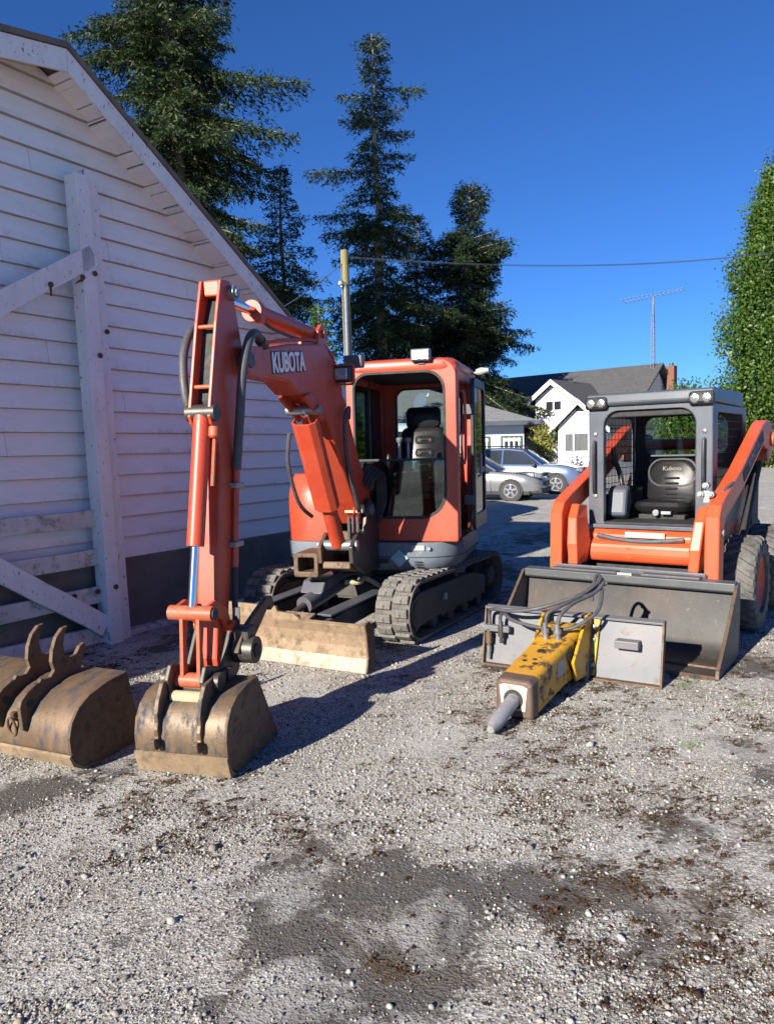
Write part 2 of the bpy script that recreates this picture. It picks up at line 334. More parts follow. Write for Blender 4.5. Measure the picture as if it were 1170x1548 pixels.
def rr(a0, b0, a1, b1, r, n=5):
    R = [r] * 4 if isinstance(r, (int, float)) else r; out = []
    for (cx, cy, q), q0 in zip(((a1 - R[0], b0 + R[0], R[0]), (a1 - R[1], b1 - R[1], R[1]), (a0 + R[2], b1 - R[2], R[2]), (a0 + R[3], b0 + R[3], R[3])), (-pi / 2, 0, pi / 2, pi)):
        for i in range(n + 1):
            t = q0 + pi / 2 * i / n; out.append((cx + q * cos(t), cy + q * sin(t)))
    return out      # order: br, tr, tl, bl corners
def fast_mesh(name, V, Fq):
    """V (n,3) array, Fq (m,k) array of equal-size faces"""
    me = bpy.data.meshes.new(name); k = Fq.shape[1]
    me.vertices.add(len(V)); me.vertices.foreach_set('co', np.ascontiguousarray(V, dtype=np.float32).ravel())
    me.loops.add(Fq.size); me.loops.foreach_set('vertex_index', np.ascontiguousarray(Fq, dtype=np.int32).ravel())
    me.polygons.add(len(Fq)); me.polygons.foreach_set('loop_start', np.arange(0, Fq.size, k, dtype=np.int32))
    me.update(calc_edges=True); me.validate(); return me
def text_mesh(body, size, extrude, bold, sx=1.0):
    cu = bpy.data.curves.new('lettering', 'FONT'); cu.body = body; cu.size = size; cu.extrude = extrude; cu.offset = bold
    cu.align_x = 'CENTER'; cu.align_y = 'CENTER'
    o = bpy.data.objects.new('tmp_text', cu); COL.objects.link(o)
    dg = bpy.context.evaluated_depsgraph_get(); me = bpy.data.meshes.new_from_object(o.evaluated_get(dg))
    bpy.data.objects.remove(o); me.transform(Matrix.Diagonal((sx, 1, 1, 1))); return me

# ================================================================== GROUND
def vnoise(x, y, seed=0):
    """cheap value noise for scattering"""
    def h(i, j): return np.modf(np.abs(np.sin(i * 127.1 + j * 311.7 + seed * 17.3) * 43758.5453))[0]
    xi = np.floor(x); yi = np.floor(y); fx = x - xi; fy = y - yi; fx = fx * fx * (3 - 2 * fx); fy = fy * fy * (3 - 2 * fy)
    return (h(xi, yi) * (1 - fx) + h(xi + 1, yi) * fx) * (1 - fy) + (h(xi, yi + 1) * (1 - fx) + h(xi + 1, yi + 1) * fx) * fy
def fbm(x, y, s, seed=0): return .55 * vnoise(x * s, y * s, seed) + .3 * vnoise(x * s * 2.1, y * s * 2.1, seed + 1) + .15 * vnoise(x * s * 4.3, y * s * 4.3, seed + 2)
DARKP = [(.27, 3.67, .30, .32), (.14, 3.08, .34, .22), (.80, 2.62, .36, .12), (1.10, 2.52, .22, .12), (-.05, 2.35, .22, .2), (-1.78, 3.52, .5, .14), (1.33, 3.83, .16, .12), (.85, 2.28, .2, .1)]
def patchf(x, y):
    v = fbm(x, y, .75, 5) * .55 + fbm(x, y, 2.6, 9) * .45
    r_ = (v - .50) * 3.3 + .17
    for cx, cy, sx, sy in DARKP: r_ = r_ + .40 * np.exp(-((x - cx) / sx) ** 2 - ((y - cy) / sy) ** 2)
    return np.where(y > 13.5, .2, np.clip(r_, 0, 1))
gx = np.concatenate([[-700, -120, -30, -14], np.arange(-9, 9.01, .075), [14, 30, 120, 700]]); gy = np.concatenate([[-60, -8, 0], np.arange(1, 13.01, .075), [16, 22, 32, 60, 150, 900]])
GXX, GYY = np.meshgrid(gx, gy); nx_ = len(gx); gi = (np.arange(len(gy) - 1)[:, None] * nx_ + np.arange(nx_ - 1)[None]).ravel()
me = fast_mesh('ground', np.stack([GXX.ravel(), GYY.ravel(), np.zeros(GXX.size)], 1), np.stack([gi, gi + 1, gi + nx_ + 1, gi + nx_], 1))
at_ = me.attributes.new('patch', 'FLOAT', 'POINT'); at_.data.foreach_set('value', patchf(GXX.ravel(), GYY.ravel()).astype(np.float32))
me_ground = me; go = link('ground', me, GRAV); go['kind'] = 'structure'
_bm = bmesh.new(); bmesh.ops.create_icosphere(_bm, subdivisions=1, radius=1); ICO1 = np.array([v.co[:] for v in _bm.verts]); ICO1F = np.array([[v.index for v in f.verts] for f in _bm.faces]); _bm.free()
_bm = bmesh.new(); bmesh.ops.create_icosphere(_bm, subdivisions=2, radius=1); ICO2 = np.array([v.co[:] for v in _bm.verts]); ICO2F = np.array([[v.index for v in f.verts] for f in _bm.faces]); _bm.free()
def scatter(X, Y, S, ico, icof, flat, jit, sink, rng):
    n = len(X); nv = len(ico)
    V = ico[None] * (1 + jit * rng.uniform(-1, 1, (n, nv, 1))) * (S[:, None, None] * rng.uniform(.7, 1.25, (n, 1, 3)))
    V[:, :, 2] *= flat
    a = rng.uniform(0, 6.28, n); c, s_ = np.cos(a)[:, None], np.sin(a)[:, None]
    x = V[:, :, 0] * c - V[:, :, 1] * s_; y = V[:, :, 0] * s_ + V[:, :, 1] * c
    tl = rng.uniform(-.5, .5, n)[:, None]; z = V[:, :, 2] + tl * x * .6
    z = z + S[:, None] * sink
    P = np.stack([x + X[:, None], y + Y[:, None], z], 2).reshape(-1, 3)
    Fq = (icof[None] + (np.arange(n) * nv)[:, None, None]).reshape(-1, 3)
    return P, Fq
rng = np.random.default_rng(3)
def wedge(n, y0, y1, p=1.0):
    u = rng.uniform(0, 1, n) ** p; Y = y0 + (y1 - y0) * u; X = Y * rng.uniform(-.62, .64, n) - .05; return X, Y
OCT = np.array([(1, 0, 0), (0, 1, 0), (-1, 0, 0), (0, -1, 0), (0, 0, 1), (0, 0, -1)], float); OCTF = np.array([(0, 1, 4), (1, 2, 4), (2, 3, 4), (3, 0, 4), (1, 0, 5), (2, 1, 5), (3, 2, 5), (0, 3, 5)])
def stones(n, y0, y1, p, med, spread, lo, hi, ico, icof, name):
    X, Y = wedge(n, y0, y1, p); k = rng.uniform(0, 1, n) < np.clip((1.12 - 1.35 * patchf(X, Y)) * np.clip((fbm(X, Y, 1.7, 60) - .30) * 4.5, .12, 1), .05, 1); X, Y = X[k], Y[k]
    S = np.clip(med * np.exp(rng.normal(0, spread, len(X))), lo, hi)
    P, Fq = scatter(X, Y, S, ico, icof, .72, .28, .28, rng); link(name, fast_mesh(name, P, Fq), STONE, kind='stuff')
stones(125000, 1.5, 5.2, .85, .0034, .28, .0022, .0062, OCT, OCTF, 'fine_gravel')
stones(26000, 1.5, 6.0, .9, .0058, .30, .004, .013, ICO1, ICO1F, 'gravel_stones')
stones(170, 1.6, 8.0, .9, .014, .3, .010, .024, ICO1, ICO1F, 'larger_stones')
stones(52000, 5.0, 14, .8, .0085, .28, .005, .017, OCT, OCTF, 'gravel_beyond')
# moss tufts: each a heap of small crumbs
mx, my, ms = [], [], []
while len(mx) < 1150:
    y = rng.uniform(1.7, 7.5); x = y * rng.uniform(-.58, .62)
    k = fbm(np.array([x]), np.array([y]), .9, 21)[0] + (.16 if x > .5 and y < 5.6 else 0) + .22 * math.exp(-((x + .5) / .45) ** 2 - ((y - 3.05) / .28) ** 2) + .25 * math.exp(-((x - 1.15) / .5) ** 2 - ((y - 3.1) / .4) ** 2) + .2 * math.exp(-((x + 1.7) / .5) ** 2 - ((y - 3.75) / .15) ** 2)
    if rng.uniform() < max(0, (k - .55) * 5):
        r_ = float(np.clip(.014 * np.exp(rng.normal(0, .65)), .005, .06)); mx.append(x); my.append(y); ms.append(r_)
cx, cy, cs = [], [], []
for x, y, r_ in zip(mx, my, ms):
    n_ = int(np.clip(20 + 34000 * r_ * r_, 20, 170)); a = rng.uniform(0, 6.283, n_); q = r_ * np.sqrt(rng.uniform(0, 1, n_)) * (1 + .45 * np.sin(a * 3 + x * 50))
    el = rng.uniform(1.0, 2.0); cx += list(x + q * np.cos(a) * el); cy += list(y + q * np.sin(a)); cs += list(.0026 * np.exp(rng.normal(0, .42, n_)))
sg = np.zeros((len(gy), len(gx)))
for x, y, r_ in zip(mx, my, ms):
    i_, j_ = int(np.argmin(np.abs(gy - y))), int(np.argmin(np.abs(gx - x))); sg[i_, j_] = max(sg[i_, j_], min(.62, r_ / .05))
sb_ = sg.copy()
for di, dj, wt in ((0, 1, .45), (0, -1, .45), (1, 0, .35), (-1, 0, .35), (1, 1, .2), (-1, -1, .2), (1, -1, .2), (-1, 1, .2)): sb_ += wt * np.roll(np.roll(sg, di, 0), dj, 1)
at2 = me_ground.attributes.new('soil', 'FLOAT', 'POINT'); at2.data.foreach_set('value', np.clip(sb_, 0, .62).ravel().astype(np.float32))
# loose litter
n_ = 9000; yy = rng.uniform(1.7, 6.5, n_); xx = yy * rng.uniform(-.58, .62, n_); kk = fbm(xx, yy, 1.6, 40) > .56; cx += list(xx[kk]); cy += list(yy[kk]); cs += list(rng.uniform(.0015, .0045, int(kk.sum())))
P, Fq = scatter(np.array(cx), np.array(cy), np.array(cs) * 1.15, OCT, OCTF, .8, .35, .35, rng)
link('dry_moss', fast_mesh('dry_moss', P, Fq), MOSS, kind='stuff')
# grass sprigs by the loader bucket
b = B()
for cx, cy in ((1.95, 4.95), (2.05, 5.0), (2.2, 4.55), (1.62, 3.95)):
    for _ in range(26):
        a = rng.uniform(0, 6.28); l = rng.uniform(.02, .05); x0 = cx + rng.normal(0, .035); y0 = cy + rng.normal(0, .025); wd = .0035
        b.add([(x0 - wd * sin(a), y0 + wd * cos(a), 0), (x0 + wd * sin(a), y0 - wd * cos(a), 0), (x0 + l * cos(a), y0 + l * sin(a), l * rng.uniform(.3, .9))], [(0, 1, 2)])
b.build('weed_sprigs', MOSSG, kind='stuff')

# ================================================================== BARN   local: x along wall (right), y outward is -y ... built in wall frame
WA = radians(32); A0 = (-2.42, 7.021, 0)
brz = pi / 2 - WA         # local +x -> (sin WA, cos WA); local +y -> (-cos WA, sin WA) = into the barn
barn = thing('white_barn', 'white clapboard barn with gable wall and peeling trim behind the timber gate', 'barn', A0, brz)
W0, W1 = -9.5, 2.95; PKX, PKZ = -.66, 4.86
def rakez(x): return PKZ - .655 * (x - PKX) if x > PKX else PKZ + .2 * (x - PKX)
DEEP = 9.0
b = B(); b.prism([(W0, 0.0), (W1, 0.0), (W1, rakez(W1) - .04), (PKX, PKZ - .04), (W0, rakez(W0) - .04)], .03, DEEP, 'y'); b.build('barn_frame', WPO, barn)
b = B(); b.box(((W0 + W1) / 2, -.005, .33), (W1 - W0 + .02, .09, .74)); b.box((W1 + .02, DEEP / 2, .33), (.06, DEEP, .74)); b.build('foundation', CONC, barn, bevel=.01)
b = B(); b.box(((W0 + W1) / 2, -.10, .02), (W1 - W0, .12, .05)); b.build('ground_sill', WGT, barn, bevel=.008)
EXP = .192; row = 0; z = .70
rb = random.Random(4)
while z < PKZ:
    zt = min(z + EXP, PKZ)
    # wall extent at this height
    xl = W0; zz = z + EXP * .5
    if z + .04 > rakez(W0): xl = PKX - (PKZ - z - .04) / .2
    xr = min(W1, PKX + (PKZ - z - .04) / .655)
    xl = max(xl, W0)
    cuts = [xl]; x = xl + rb.uniform(1.0, 2.4)
    while x < xr - .6: cuts.append(x); x += rb.uniform(1.3, 3.2)
    cuts.append(xr)
    for i in range(len(cuts) - 1):
        x0, x1 = cuts[i] + .002, cuts[i + 1] - .002
        zt_ = z + EXP + .012; pts = [(x0, z)] + [(x1, z)]
        cl = lambda xx: rakez(xx) - .035
        top = [(x1, min(zt_, cl(x1)))]
        xm = PKX + (PKZ - .035 - zt_) / .655
        if x0 < xm < x1: top.append((xm, zt_))
        xm2 = PKX - (PKZ - .035 - zt_) / .2
        if x0 < xm2 < x1: top.append((xm2, zt_))
        if x0 < PKX < x1 and cl(PKX) < zt_: top.append((PKX, cl(PKX)))
        top.append((x0, min(zt_, cl(x0))))
        poly = [(a_, max(c_, z + .001)) for a_, c_ in pts + top]; poly[0] = (x0, z); poly[1] = (x1, z)
        if max(c_ for _, c_ in poly) - z < .02: continue
        dz = rb.uniform(-.003, .003); yo = -.040 - rb.uniform(0, .006); n_ = len(poly)
        def fy(zv): return yo + (-.006 - yo) * min(1, (zv - z) / (EXP + .012))
        b = B(); b.add([(a_, fy(c_), c_ + dz) for a_, c_ in poly] + [(a_, .025, c_ + dz) for a_, c_ in poly], [tuple(range(n_)), tuple(range(2 * n_ - 1, n_ - 1, -1))] + [(q, n_ + q, n_ + (q + 1) % n_, (q + 1) % n_) for q in range(n_)])
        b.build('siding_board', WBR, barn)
    z += EXP
# side wall towards the yard behind
b = B()
zz = .70
while zz < rakez(W1) - .2: b.add([(W1 + .032, .0, zz), (W1 + .032, DEEP, zz), (W1 + .008, DEEP, zz + EXP), (W1 + .008, 0, zz + EXP)], [(0, 1, 2, 3)]); zz += EXP
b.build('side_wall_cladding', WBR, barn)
b = B(); b.box((W1 + .0, -.02, 1.75), (.09, .09, 2.1)); b.build('corner_board', WPO, barn, bevel=.006)
# roof: two slabs with overhang
OV = .36
def roofslab(x0, x1, name):
    b = B(); z0, z1 = rakez(x0), rakez(x1); t = .05
    b.add([(x0, -OV, z0), (x1, -OV, z1), (x1, DEEP + .3, z1), (x0, DEEP + .3, z0), (x0, -OV, z0 + t), (x1, -OV, z1 + t), (x1, DEEP + .3, z1 + t), (x0, DEEP + .3, z0 + t)],
          [(0, 1, 2, 3), (4, 7, 6, 5), (0, 4, 5, 1), (1, 5, 6, 2), (2, 6, 7, 3), (3, 7, 4, 0)])
    return b.build(name, ROOFB, barn)
roofslab(PKX, W1 + .45, 'roof'); roofslab(W0 - .3, PKX, 'roof')
for x0, x1 in ((PKX + .001, W1 + .45), (W0 - .3, PKX - .001)):     # rake boards
    b = B(); z0, z1 = rakez(x0) + .015, rakez(x1) + .015
    for yy, hgt in ((-OV - .022, .175),):
        b.add([(x0, yy, z0 - hgt), (x1, yy, z1 - hgt), (x1, yy, z1), (x0, yy, z0), (x0, yy + .03, z0 - hgt), (x1, yy + .03, z1 - hgt), (x1, yy + .03, z1), (x0, yy + .03, z0)],
              [(0, 1, 2, 3), (4, 7, 6, 5), (0, 4, 5, 1), (1, 5, 6, 2), (2, 6, 7, 3), (3, 7, 4, 0)])
    b.build('rake_board', WPO, barn, bevel=.004)
    b = B(); yy = -OV - .04
    b.add([(x0, yy, z0 + .005), (x1, yy, z1 + .005), (x1, yy, z1 + .05), (x0, yy, z0 + .05), (x0, -.0, z0 + .043), (x1, -.0, z1 + .043), (x1, -.0, z1 + .06), (x0, -.0, z0 + .06)],
          [(0, 1, 2, 3), (4, 7, 6, 5), (0, 4, 5, 1), (1, 5, 6, 2), (2, 6, 7, 3), (3, 7, 4, 0)])
    b.build('roof_edge', ROOFB, barn)
x = PKX + .06
k = 0
while x < W1 + .3:                                   # soffit boards under the right rake
    wd = rb.uniform(.11, .15); zc = rakez(x + wd / 2) - .012
    yb = rb.uniform(.0, .015)
    sl_ = math.atan(.655); ln = wd / cos(sl_)
    b = B(); b.box((x + wd / 2, -OV / 2 + .006, zc - .012 - (0 if k % 3 else .010)), (ln - .010, OV - .02, .022), ry=sl_)
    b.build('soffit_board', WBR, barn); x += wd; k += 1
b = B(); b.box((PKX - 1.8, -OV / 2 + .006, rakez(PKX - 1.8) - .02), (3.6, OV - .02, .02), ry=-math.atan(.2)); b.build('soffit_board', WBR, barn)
# standpipe on the wall
BW = Matrix.Translation(A0) @ Matrix.Rotation(brz, 4, 'Z')
b = B(); b.tube([(1.13, -.02, 1.14), (1.13, -.11, 1.14), (1.135, -.13, 1.12), (1.135, -.13, .86), (1.14, -.13, .78)], .017, 10); b.cyl((1.135, -.13, 1.04), (1.135, -.13, 1.10), .024, 10); b.cyl((1.138, -.13, .9), (1.14, -.13, .55), .022, 10)
po = b.build('standpipe', BLKM, None, smooth=True); po.matrix_world = BW; tag(po, 'thin dark bent water pipe fixed to the white barn wall', 'pipe')

# timber gate frame standing against the barn
gate = thing('timber_gate', 'weathered white timber gate with diagonal braces standing against the barn', 'gate', A0, brz)
def beam(name, p0, p1, wz, ty, mat, yc, jag=True):
    """flat board from p0 to p1 in the (x,z) wall plane, height wz across, thickness ty"""
    d_ = Vector((p1[0] - p0[0], 0, p1[1] - p0[1])); ln = d_.length; d_.normalize(); n_ = Vector((-d_.z, 0, d_.x))
    b = B(); loops = []
    for i in range(9):
        c = Vector((p0[0], 0, p0[1])) + d_ * ln * i / 8; k = wz / 2 * (1 + (rb.uniform(-.025, .025) if jag else 0)); o = n_ * rb.uniform(-.004, .004)
        loops.append([c + o - n_ * k + Vector((0, yc - ty / 2, 0)), c + o + n_ * k + Vector((0, yc - ty / 2, 0)), c + o + n_ * k + Vector((0, yc + ty / 2, 0)), c + o - n_ * k + Vector((0, yc + ty / 2, 0))])
    b.loft(loops); return b.build(name, mat, gate, bevel=.006)
beam('post', (-.405, -.02), (-.50, 3.98), .135, .15, WPO, -.20)
beam('post_cover_board', (-.27, -.02), (-.375, 4.06), .125, .10, WPO, -.165)
for zc in (1.112, .774, .440, .105): beam('rail', (-3.1, zc + (.03 if zc < .3 else 0)), (-.462, zc - (.005 if zc > .3 else .02)), .142, .05, WGT, -.16)
beam('lower_diagonal_brace', (-1.62, .935), (-.475, .155), .175, .04, WPO, -.215)
beam('upper_diagonal_brace', (-2.6, 2.0), (-.42, 3.34), .17, .05, WPO, -.25)
beam('end_post', (-3.1, -.02), (-3.12, 3.2), .14, .12, WPO, -.2)
for (x, zz, yy) in ((-.86, 3.02, -.28), (-.56, 3.13, -.28), (-.44, 3.18, -.285), (-.30, 2.72, -.222), (-.75, .47, -.19), (-.52, .47, -.19), (-.40, .5, -.28), (-.43, 2.5, -.28)):
    b = B(); b.cyl((x, yy, zz), (x, yy - .012, zz), .022, 12); b.cyl((x, yy - .01, zz), (x, yy - .022, zz), .011, 6); b.build('bolt', RUST, gate)
b = B(); b.add([(-.87, -.2772, 3.0), (-.845, -.2772, 3.0), (-.85, -.2772, 2.93), (-.868, -.2772, 2.93)], [(0, 1, 2, 3)]); b.build('rust_stain', RUST, gate)
b = B(); b.add([(-.60, -.2772, 3.10), (-.54, -.2772, 3.13), (-.55, -.2772, 3.10), (-.64, -.2772, 3.06)], [(0, 1, 2, 3)]); b.build('rust_stain', RUST, gate)

# ================================================================== BACKGROUND
def ray(px, py):
    v = _fw + _r * ((px - 585) / F_PX) + _d * ((py - 774) / F_PX); return v
def at(px, py, Y): v = ray(px, py); return Vector((0, 0, HC)) + v * (Y / v.y)
# ---- garage
GX, GY = 5.5, 30.0
gar = thing('grey_roofed_garage', 'low white garage with grey shingle hip roof behind the parked cars', 'garage', (0, 0, 0))
b = B(); b.box(((GX - 9) / 2, GY + 3.5, 1.32), (GX + 9, 7, 2.64)); b.build('wall', GSID, gar)
b = B(); x0, x1, y0, y1, ez, rz_ = -9.6, GX + .65, GY - .6, GY + 7.6, 2.60, 4.35
b.add([(x0, y0, ez), (x1, y0, ez), (x1, y1, ez), (x0, y1, ez), (x0 + 4, GY + 3.5, rz_), (1.6, GY + 3.5, rz_)], [(0, 1, 5, 4), (1, 2, 5), (2, 3, 4, 5), (3, 0, 4), (0, 3, 2, 1)])
b.build('roof', GROOF, gar)
b = B(); b.box(((x0 + x1) / 2, y0 - .02, ez - .03), (x1 - x0, .05, .16)); b.box((x1 + .01, (y0 + y1) / 2, ez - .03), (.05, y1 - y0 - .1, .16)); b.build('fascia', GREY, gar)
for cx in (5.0, 3.72, 1.2, -1.4):
    fx0, fx1 = cx - .42, cx + .42 - (.0)
    f = B(); f.ring(rr(fx0, 1.15, fx1, 2.08, .001, 1), rr(fx0 + .07, 1.22, fx1 - .07, 2.01, .001, 1), GY - .05, GY - .002, 'y'); wf = f.build('window', GRN, gar)
    f = B(); f.box((cx, GY - .012, 1.62), (.72, .012, .8)); f.build('pane', CGL, wf)
    for k in range(4): f = B(); f.box((cx - .3 + k * .2, GY - .03, 1.62), (.06, .02, .8)); f.build('mullion', WHT, wf)
    f = B(); f.box((cx, GY - .03, 1.93), (.7, .018, .12)); f.build('valance', WHT, wf)
# ---- house: local x along ridge (to the right), y to the back
PSI = radians(42); hb = at(890, 680, 40); HO = (hb.x, hb.y, 0)
house = thing('white_house', 'white two-storey house with steep gables and charcoal shingle roof', 'house', HO, -PSI)
HI = (Matrix.Translation(HO) @ Matrix.Rotation(-PSI, 4, 'Z')).inverted()
def hl(px, py, yl):
    """pixel -> house-local (x,z) on the plane y=yl"""
    o = HI @ Vector((0, 0, HC)); d_ = HI.to_3x3() @ ray(px, py); t = (yl - o.y) / d_.y; q = o + d_ * t; return (q.x, q.z)
def gable(pk, el, er, yw, ydeep, ov, nm):
    """gable bay: peak, left eave, right eave points (x,z) of the roof edge"""
    sl = (pk[1] - el[1]) / (pk[0] - el[0]); sr = (pk[1] - er[1]) / (er[0] - pk[0])
    xl, xr = el[0] + .45, er[0] - .45
    b = B(); b.prism([(xl, 0), (xr, 0), (xr, pk[1] - .12 - sr * (xr - pk[0])), (pk[0], pk[1] - .12), (xl, pk[1] - .12 - sl * (pk[0] - xl))], yw, ydeep, 'y'); b.build('wall', HSID, house)
    for (ex, ez, nm2) in ((el[0], el[1], 'l'), (er[0], er[1], 'r')):
        b = B(); t = .14
        V = [(pk[0], yw - ov, pk[1]), (ex, yw - ov, ez), (ex, ydeep, ez), (pk[0], ydeep, pk[1])]
        V += [(x, y, z + .10) for x, y, z in V]
        b.add(V, [(0, 1, 2, 3), (4, 7, 6, 5), (0, 4, 5, 1), (1, 5, 6, 2), (2, 6, 7, 3), (3, 7, 4, 0)]); rf = b.build('roof', HROOF, house)
        b = B(); V = [(pk[0], yw - ov - .03, pk[1] - .20), (ex, yw - ov - .03, ez - .20), (ex, yw - ov - .03, ez + .09), (pk[0], yw - ov - .03, pk[1] + .09)]
        V += [(x, y + .06, z) for x, y, z in V]
        b.add(V, [(0, 1, 2, 3), (4, 7, 6, 5), (0, 4, 5, 1), (1, 5, 6, 2), (2, 6, 7, 3), (3, 7, 4, 0)]); b.build('barge_board', WHT, rf)
YD = 2.6
pkL, elL = hl(873, 605, -.4), hl(827, 653, -.4); erL = (2 * pkL[0] - elL[0], elL[1])
pkD, elD, erD = hl(832, 575.5, YD - .4), hl(794, 611, YD - .4), hl(877, 606, YD - .4); erD = (2 * pkD[0] - elD[0], elD[1])
gable(pkL, elL, erL, 0, 6, .4, 'lower'); gable(pkD, elD, erD, YD, 7.5, .4, 'dormer')
# main block + roof
rdg0, rdg1 = hl(790, 571, 8.5), hl(1003, 552, 8.5); RZ = (rdg0[1] + rdg1[1]) / 2; rx0, rx1 = rdg0[0] - 6, rdg1[0]
b = B(); b.box(((rx0 + rx1) / 2 , 8.4, 1.35), (rx1 - rx0 - .6, 8.0, 2.7)); b.prism([(4.6, 2.7), (12.2, 2.7), (8.5, RZ - .15)], rx0 + .4, rx1 - .4, 'x'); b.build('wall', HSID, house)
b = B()
for sgn in (-1, 1):
    ye = 8.5 + sgn * 5.2; V = [(rx0, 8.5, RZ), (rx1, 8.5, RZ), (rx1, ye, 2.45), (rx0, ye, 2.45)]; V += [(x, y, z + .12) for x, y, z in V]
    b.add(V, [(0, 1, 2, 3), (4, 7, 6, 5), (0, 4, 5, 1), (1, 5, 6, 2), (2, 6, 7, 3), (3, 7, 4, 0)])
b.build('roof', HROOF, house)
ch = hl(1015, 570, 9.5)
b = B(); b.box((ch[0], 9.5, 3.6), (.5, .5, 7.0 + (ch[1] - RZ) * .0)); co_ = b.build('chimney', BRICK, house)
ztop = hl(1015, 553, 9.5)[1]; co_.scale = (1, 1, 1); 
for v in co_.data.vertices: v.co.z = ztop if v.co.z > 3 else 0
b = B(); b.cyl((ch[0], 9.5, ztop), (ch[0], 9.5, ztop + .18), .12, 10); b.build('flue', DKST, co_)
def window(x0, z0, x1, z1, yw, mat, nm='window', split=True):
    f = B(); f.ring(rr(x0 - .10, z0 - .10, x1 + .10, z1 + .10, .001, 1), rr(x0, z0, x1, z1, .001, 1), yw - .06, yw - .003, 'y'); wf = f.build(nm, WHT, house)
    f = B(); f.box(((x0 + x1) / 2, yw - .012, (z0 + z1) / 2), (x1 - x0, .012, z1 - z0)); f.build('pane', mat, wf)
    f = B(); xm = x0 + (x1 - x0) * (.36 if mat is CURT else .5); f.box((xm, yw - .03, (z0 + z1) / 2), (.08, .03, z1 - z0)); f.build('mullion', WHT, wf)
a_, c_ = hl(855.5, 682, 0), hl(889.5, 655, 0); window(a_[0], a_[1], c_[0], c_[1], 0, CURT)
a_, c_ = hl(826, 620.5, YD), hl(848.5, 606, YD); window(a_[0], a_[1], c_[0], c_[1], YD, CGL)
b = B(); q = hl(877, 617, 0); b.prism([(q[0] - .22, q[1] - .15), (q[0] + .25, q[1] - .15), (q[0] - .22, q[1] + .32)], -.04, -.004, 'y'); b.build('gable_vent', CGL, house)
q = hl(840.5, 657, 0); b = B(); b.lathe([(-.12, .03), (-.1, .11), (.12, .09), (.2, .02)], (q[0], -.14, q[1]), (0, 0, 1), 10); b.box((q[0], -.05, q[1] + .1), (.06, .1, .06)); b.build('wall_lantern', BLKM, house)
b = B(); q0, q1 = hl(790, 653, 1.6), hl(830, 650, 1.6); b.box(((q0[0] + q1[0]) / 2 - .4, 1.9, q0[1]), (q1[0] - q0[0] + 1.2, 1.6, .22)); b.build('porch_roof', GREY, house)
# ---- antenna mast
ab = at(987, 590, 46); amast = thing('antenna_mast', 'lattice antenna mast with horizontal aerial beside the brick chimney', 'antenna', (ab.x, ab.y, 0))
ztop = at(984, 447, 46).z; b = B(); LEG = [(.16 * cos(q), .16 * sin(q)) for q in (.3, 2.4, 4.5)]
for x, y in LEG: b.tube([(x, y, 0), (x * .75, y * .75, ztop * .8), (x * .3, y * .3, ztop - .8), (0, 0, ztop)], .022, 5)
b.build('mast_legs', GALV, amast)
n = 26
for i in range(n):
    b = B()
    z0 = .4 + (ztop - 1.2) * i / n; k = 1 - .25 * z0 / (ztop * .8)
    for j in range(3): p, q = LEG[j], LEG[(j + 1) % 3]; b.cyl((p[0] * k, p[1] * k, z0), (q[0] * k, q[1] * k, z0), .014, 4)
    b.build('rung', GALV, amast)
b = B(); d_ = Vector((.86, -.5, 0)); e0, e1 = -1.75 * d_, 1.75 * d_; b.cyl((e0.x, e0.y, ztop - .15), (e1.x, e1.y, ztop + .18), .022, 6); b.build('aerial_boom', GALV, amast)
for i in range(15):
    t = -1.7 + 3.4 * i / 14; c = d_ * t; nrm = Vector((.5, .86, 0)) * (.9 - .35 * (i / 14)); zz = ztop + .015 + .165 * t / 1.75
    b = B(); b.cyl((c.x - nrm.x, c.y - nrm.y, zz), (c.x + nrm.x, c.y + nrm.y, zz), .012, 4); b.build('aerial_element', GALV, amast)
# ---- utility pole + wires
pp = at(526, 500, 21); PT = at(523, 378, 21).z
pole = thing('utility_pole', 'mossy wooden utility pole with steel conduit behind the excavator', 'pole', (pp.x, pp.y, 0))
b = B(); b.tube([(0, 0, 0), (0, 0, PT * .5), (-.04, 0, PT)], [.14, .125, .105], 14); b.build('post', POLE, pole, smooth=True)
b = B(); b.tube([(-.02, -.17, 0), (-.02, -.17, PT - 1.05), (-.05, -.20, PT - .92), (-.12, -.22, PT - .93), (-.13, -.22, PT - 1.02)], .062, 10); b.build('conduit', GALV, pole, smooth=True)
b = B(); b.lathe([(0, .05), (.05, .10), (.14, .08), (.2, .03)], (-.14, -.22, PT - 1.02), (0, 0, 1), 12); b.build('weather_head', GALV, pole)
def cable(name, p0, p1, sag, lab, twist=True):
    b = B(); n = 60; base_ = [Vector(p0).lerp(Vector(p1), i / n) - Vector((0, 0, sag * 4 * (i / n) * (1 - i / n))) for i in range(n + 1)]
    if twist:
        for ph in (0, 2.1, 4.2):
            N = 240; P_ = []
            for i in range(N + 1):
                t = i / N * n; k = min(int(t), n - 1); c = base_[k].lerp(base_[k + 1], t - k); a = ph + i * .75; P_.append(c + Vector((0, .022 * cos(a), .022 * sin(a))))
            b.tube(P_, .007, 4)
    else: b.tube(base_, .013, 5)
    return tag(b.build(name, WIRE), lab, 'cable')
wp = at(530, 389, 21); e = at(1200, 376, 33); cable('twisted_service_cable', wp, e, .42, 'twisted overhead service cable running from the pole to the poplar')
e = at(300, 520, 17); cable('overhead_wire', at(520, 396, 21), e, .25, 'thin overhead wire sloping from the pole towards the barn', False)

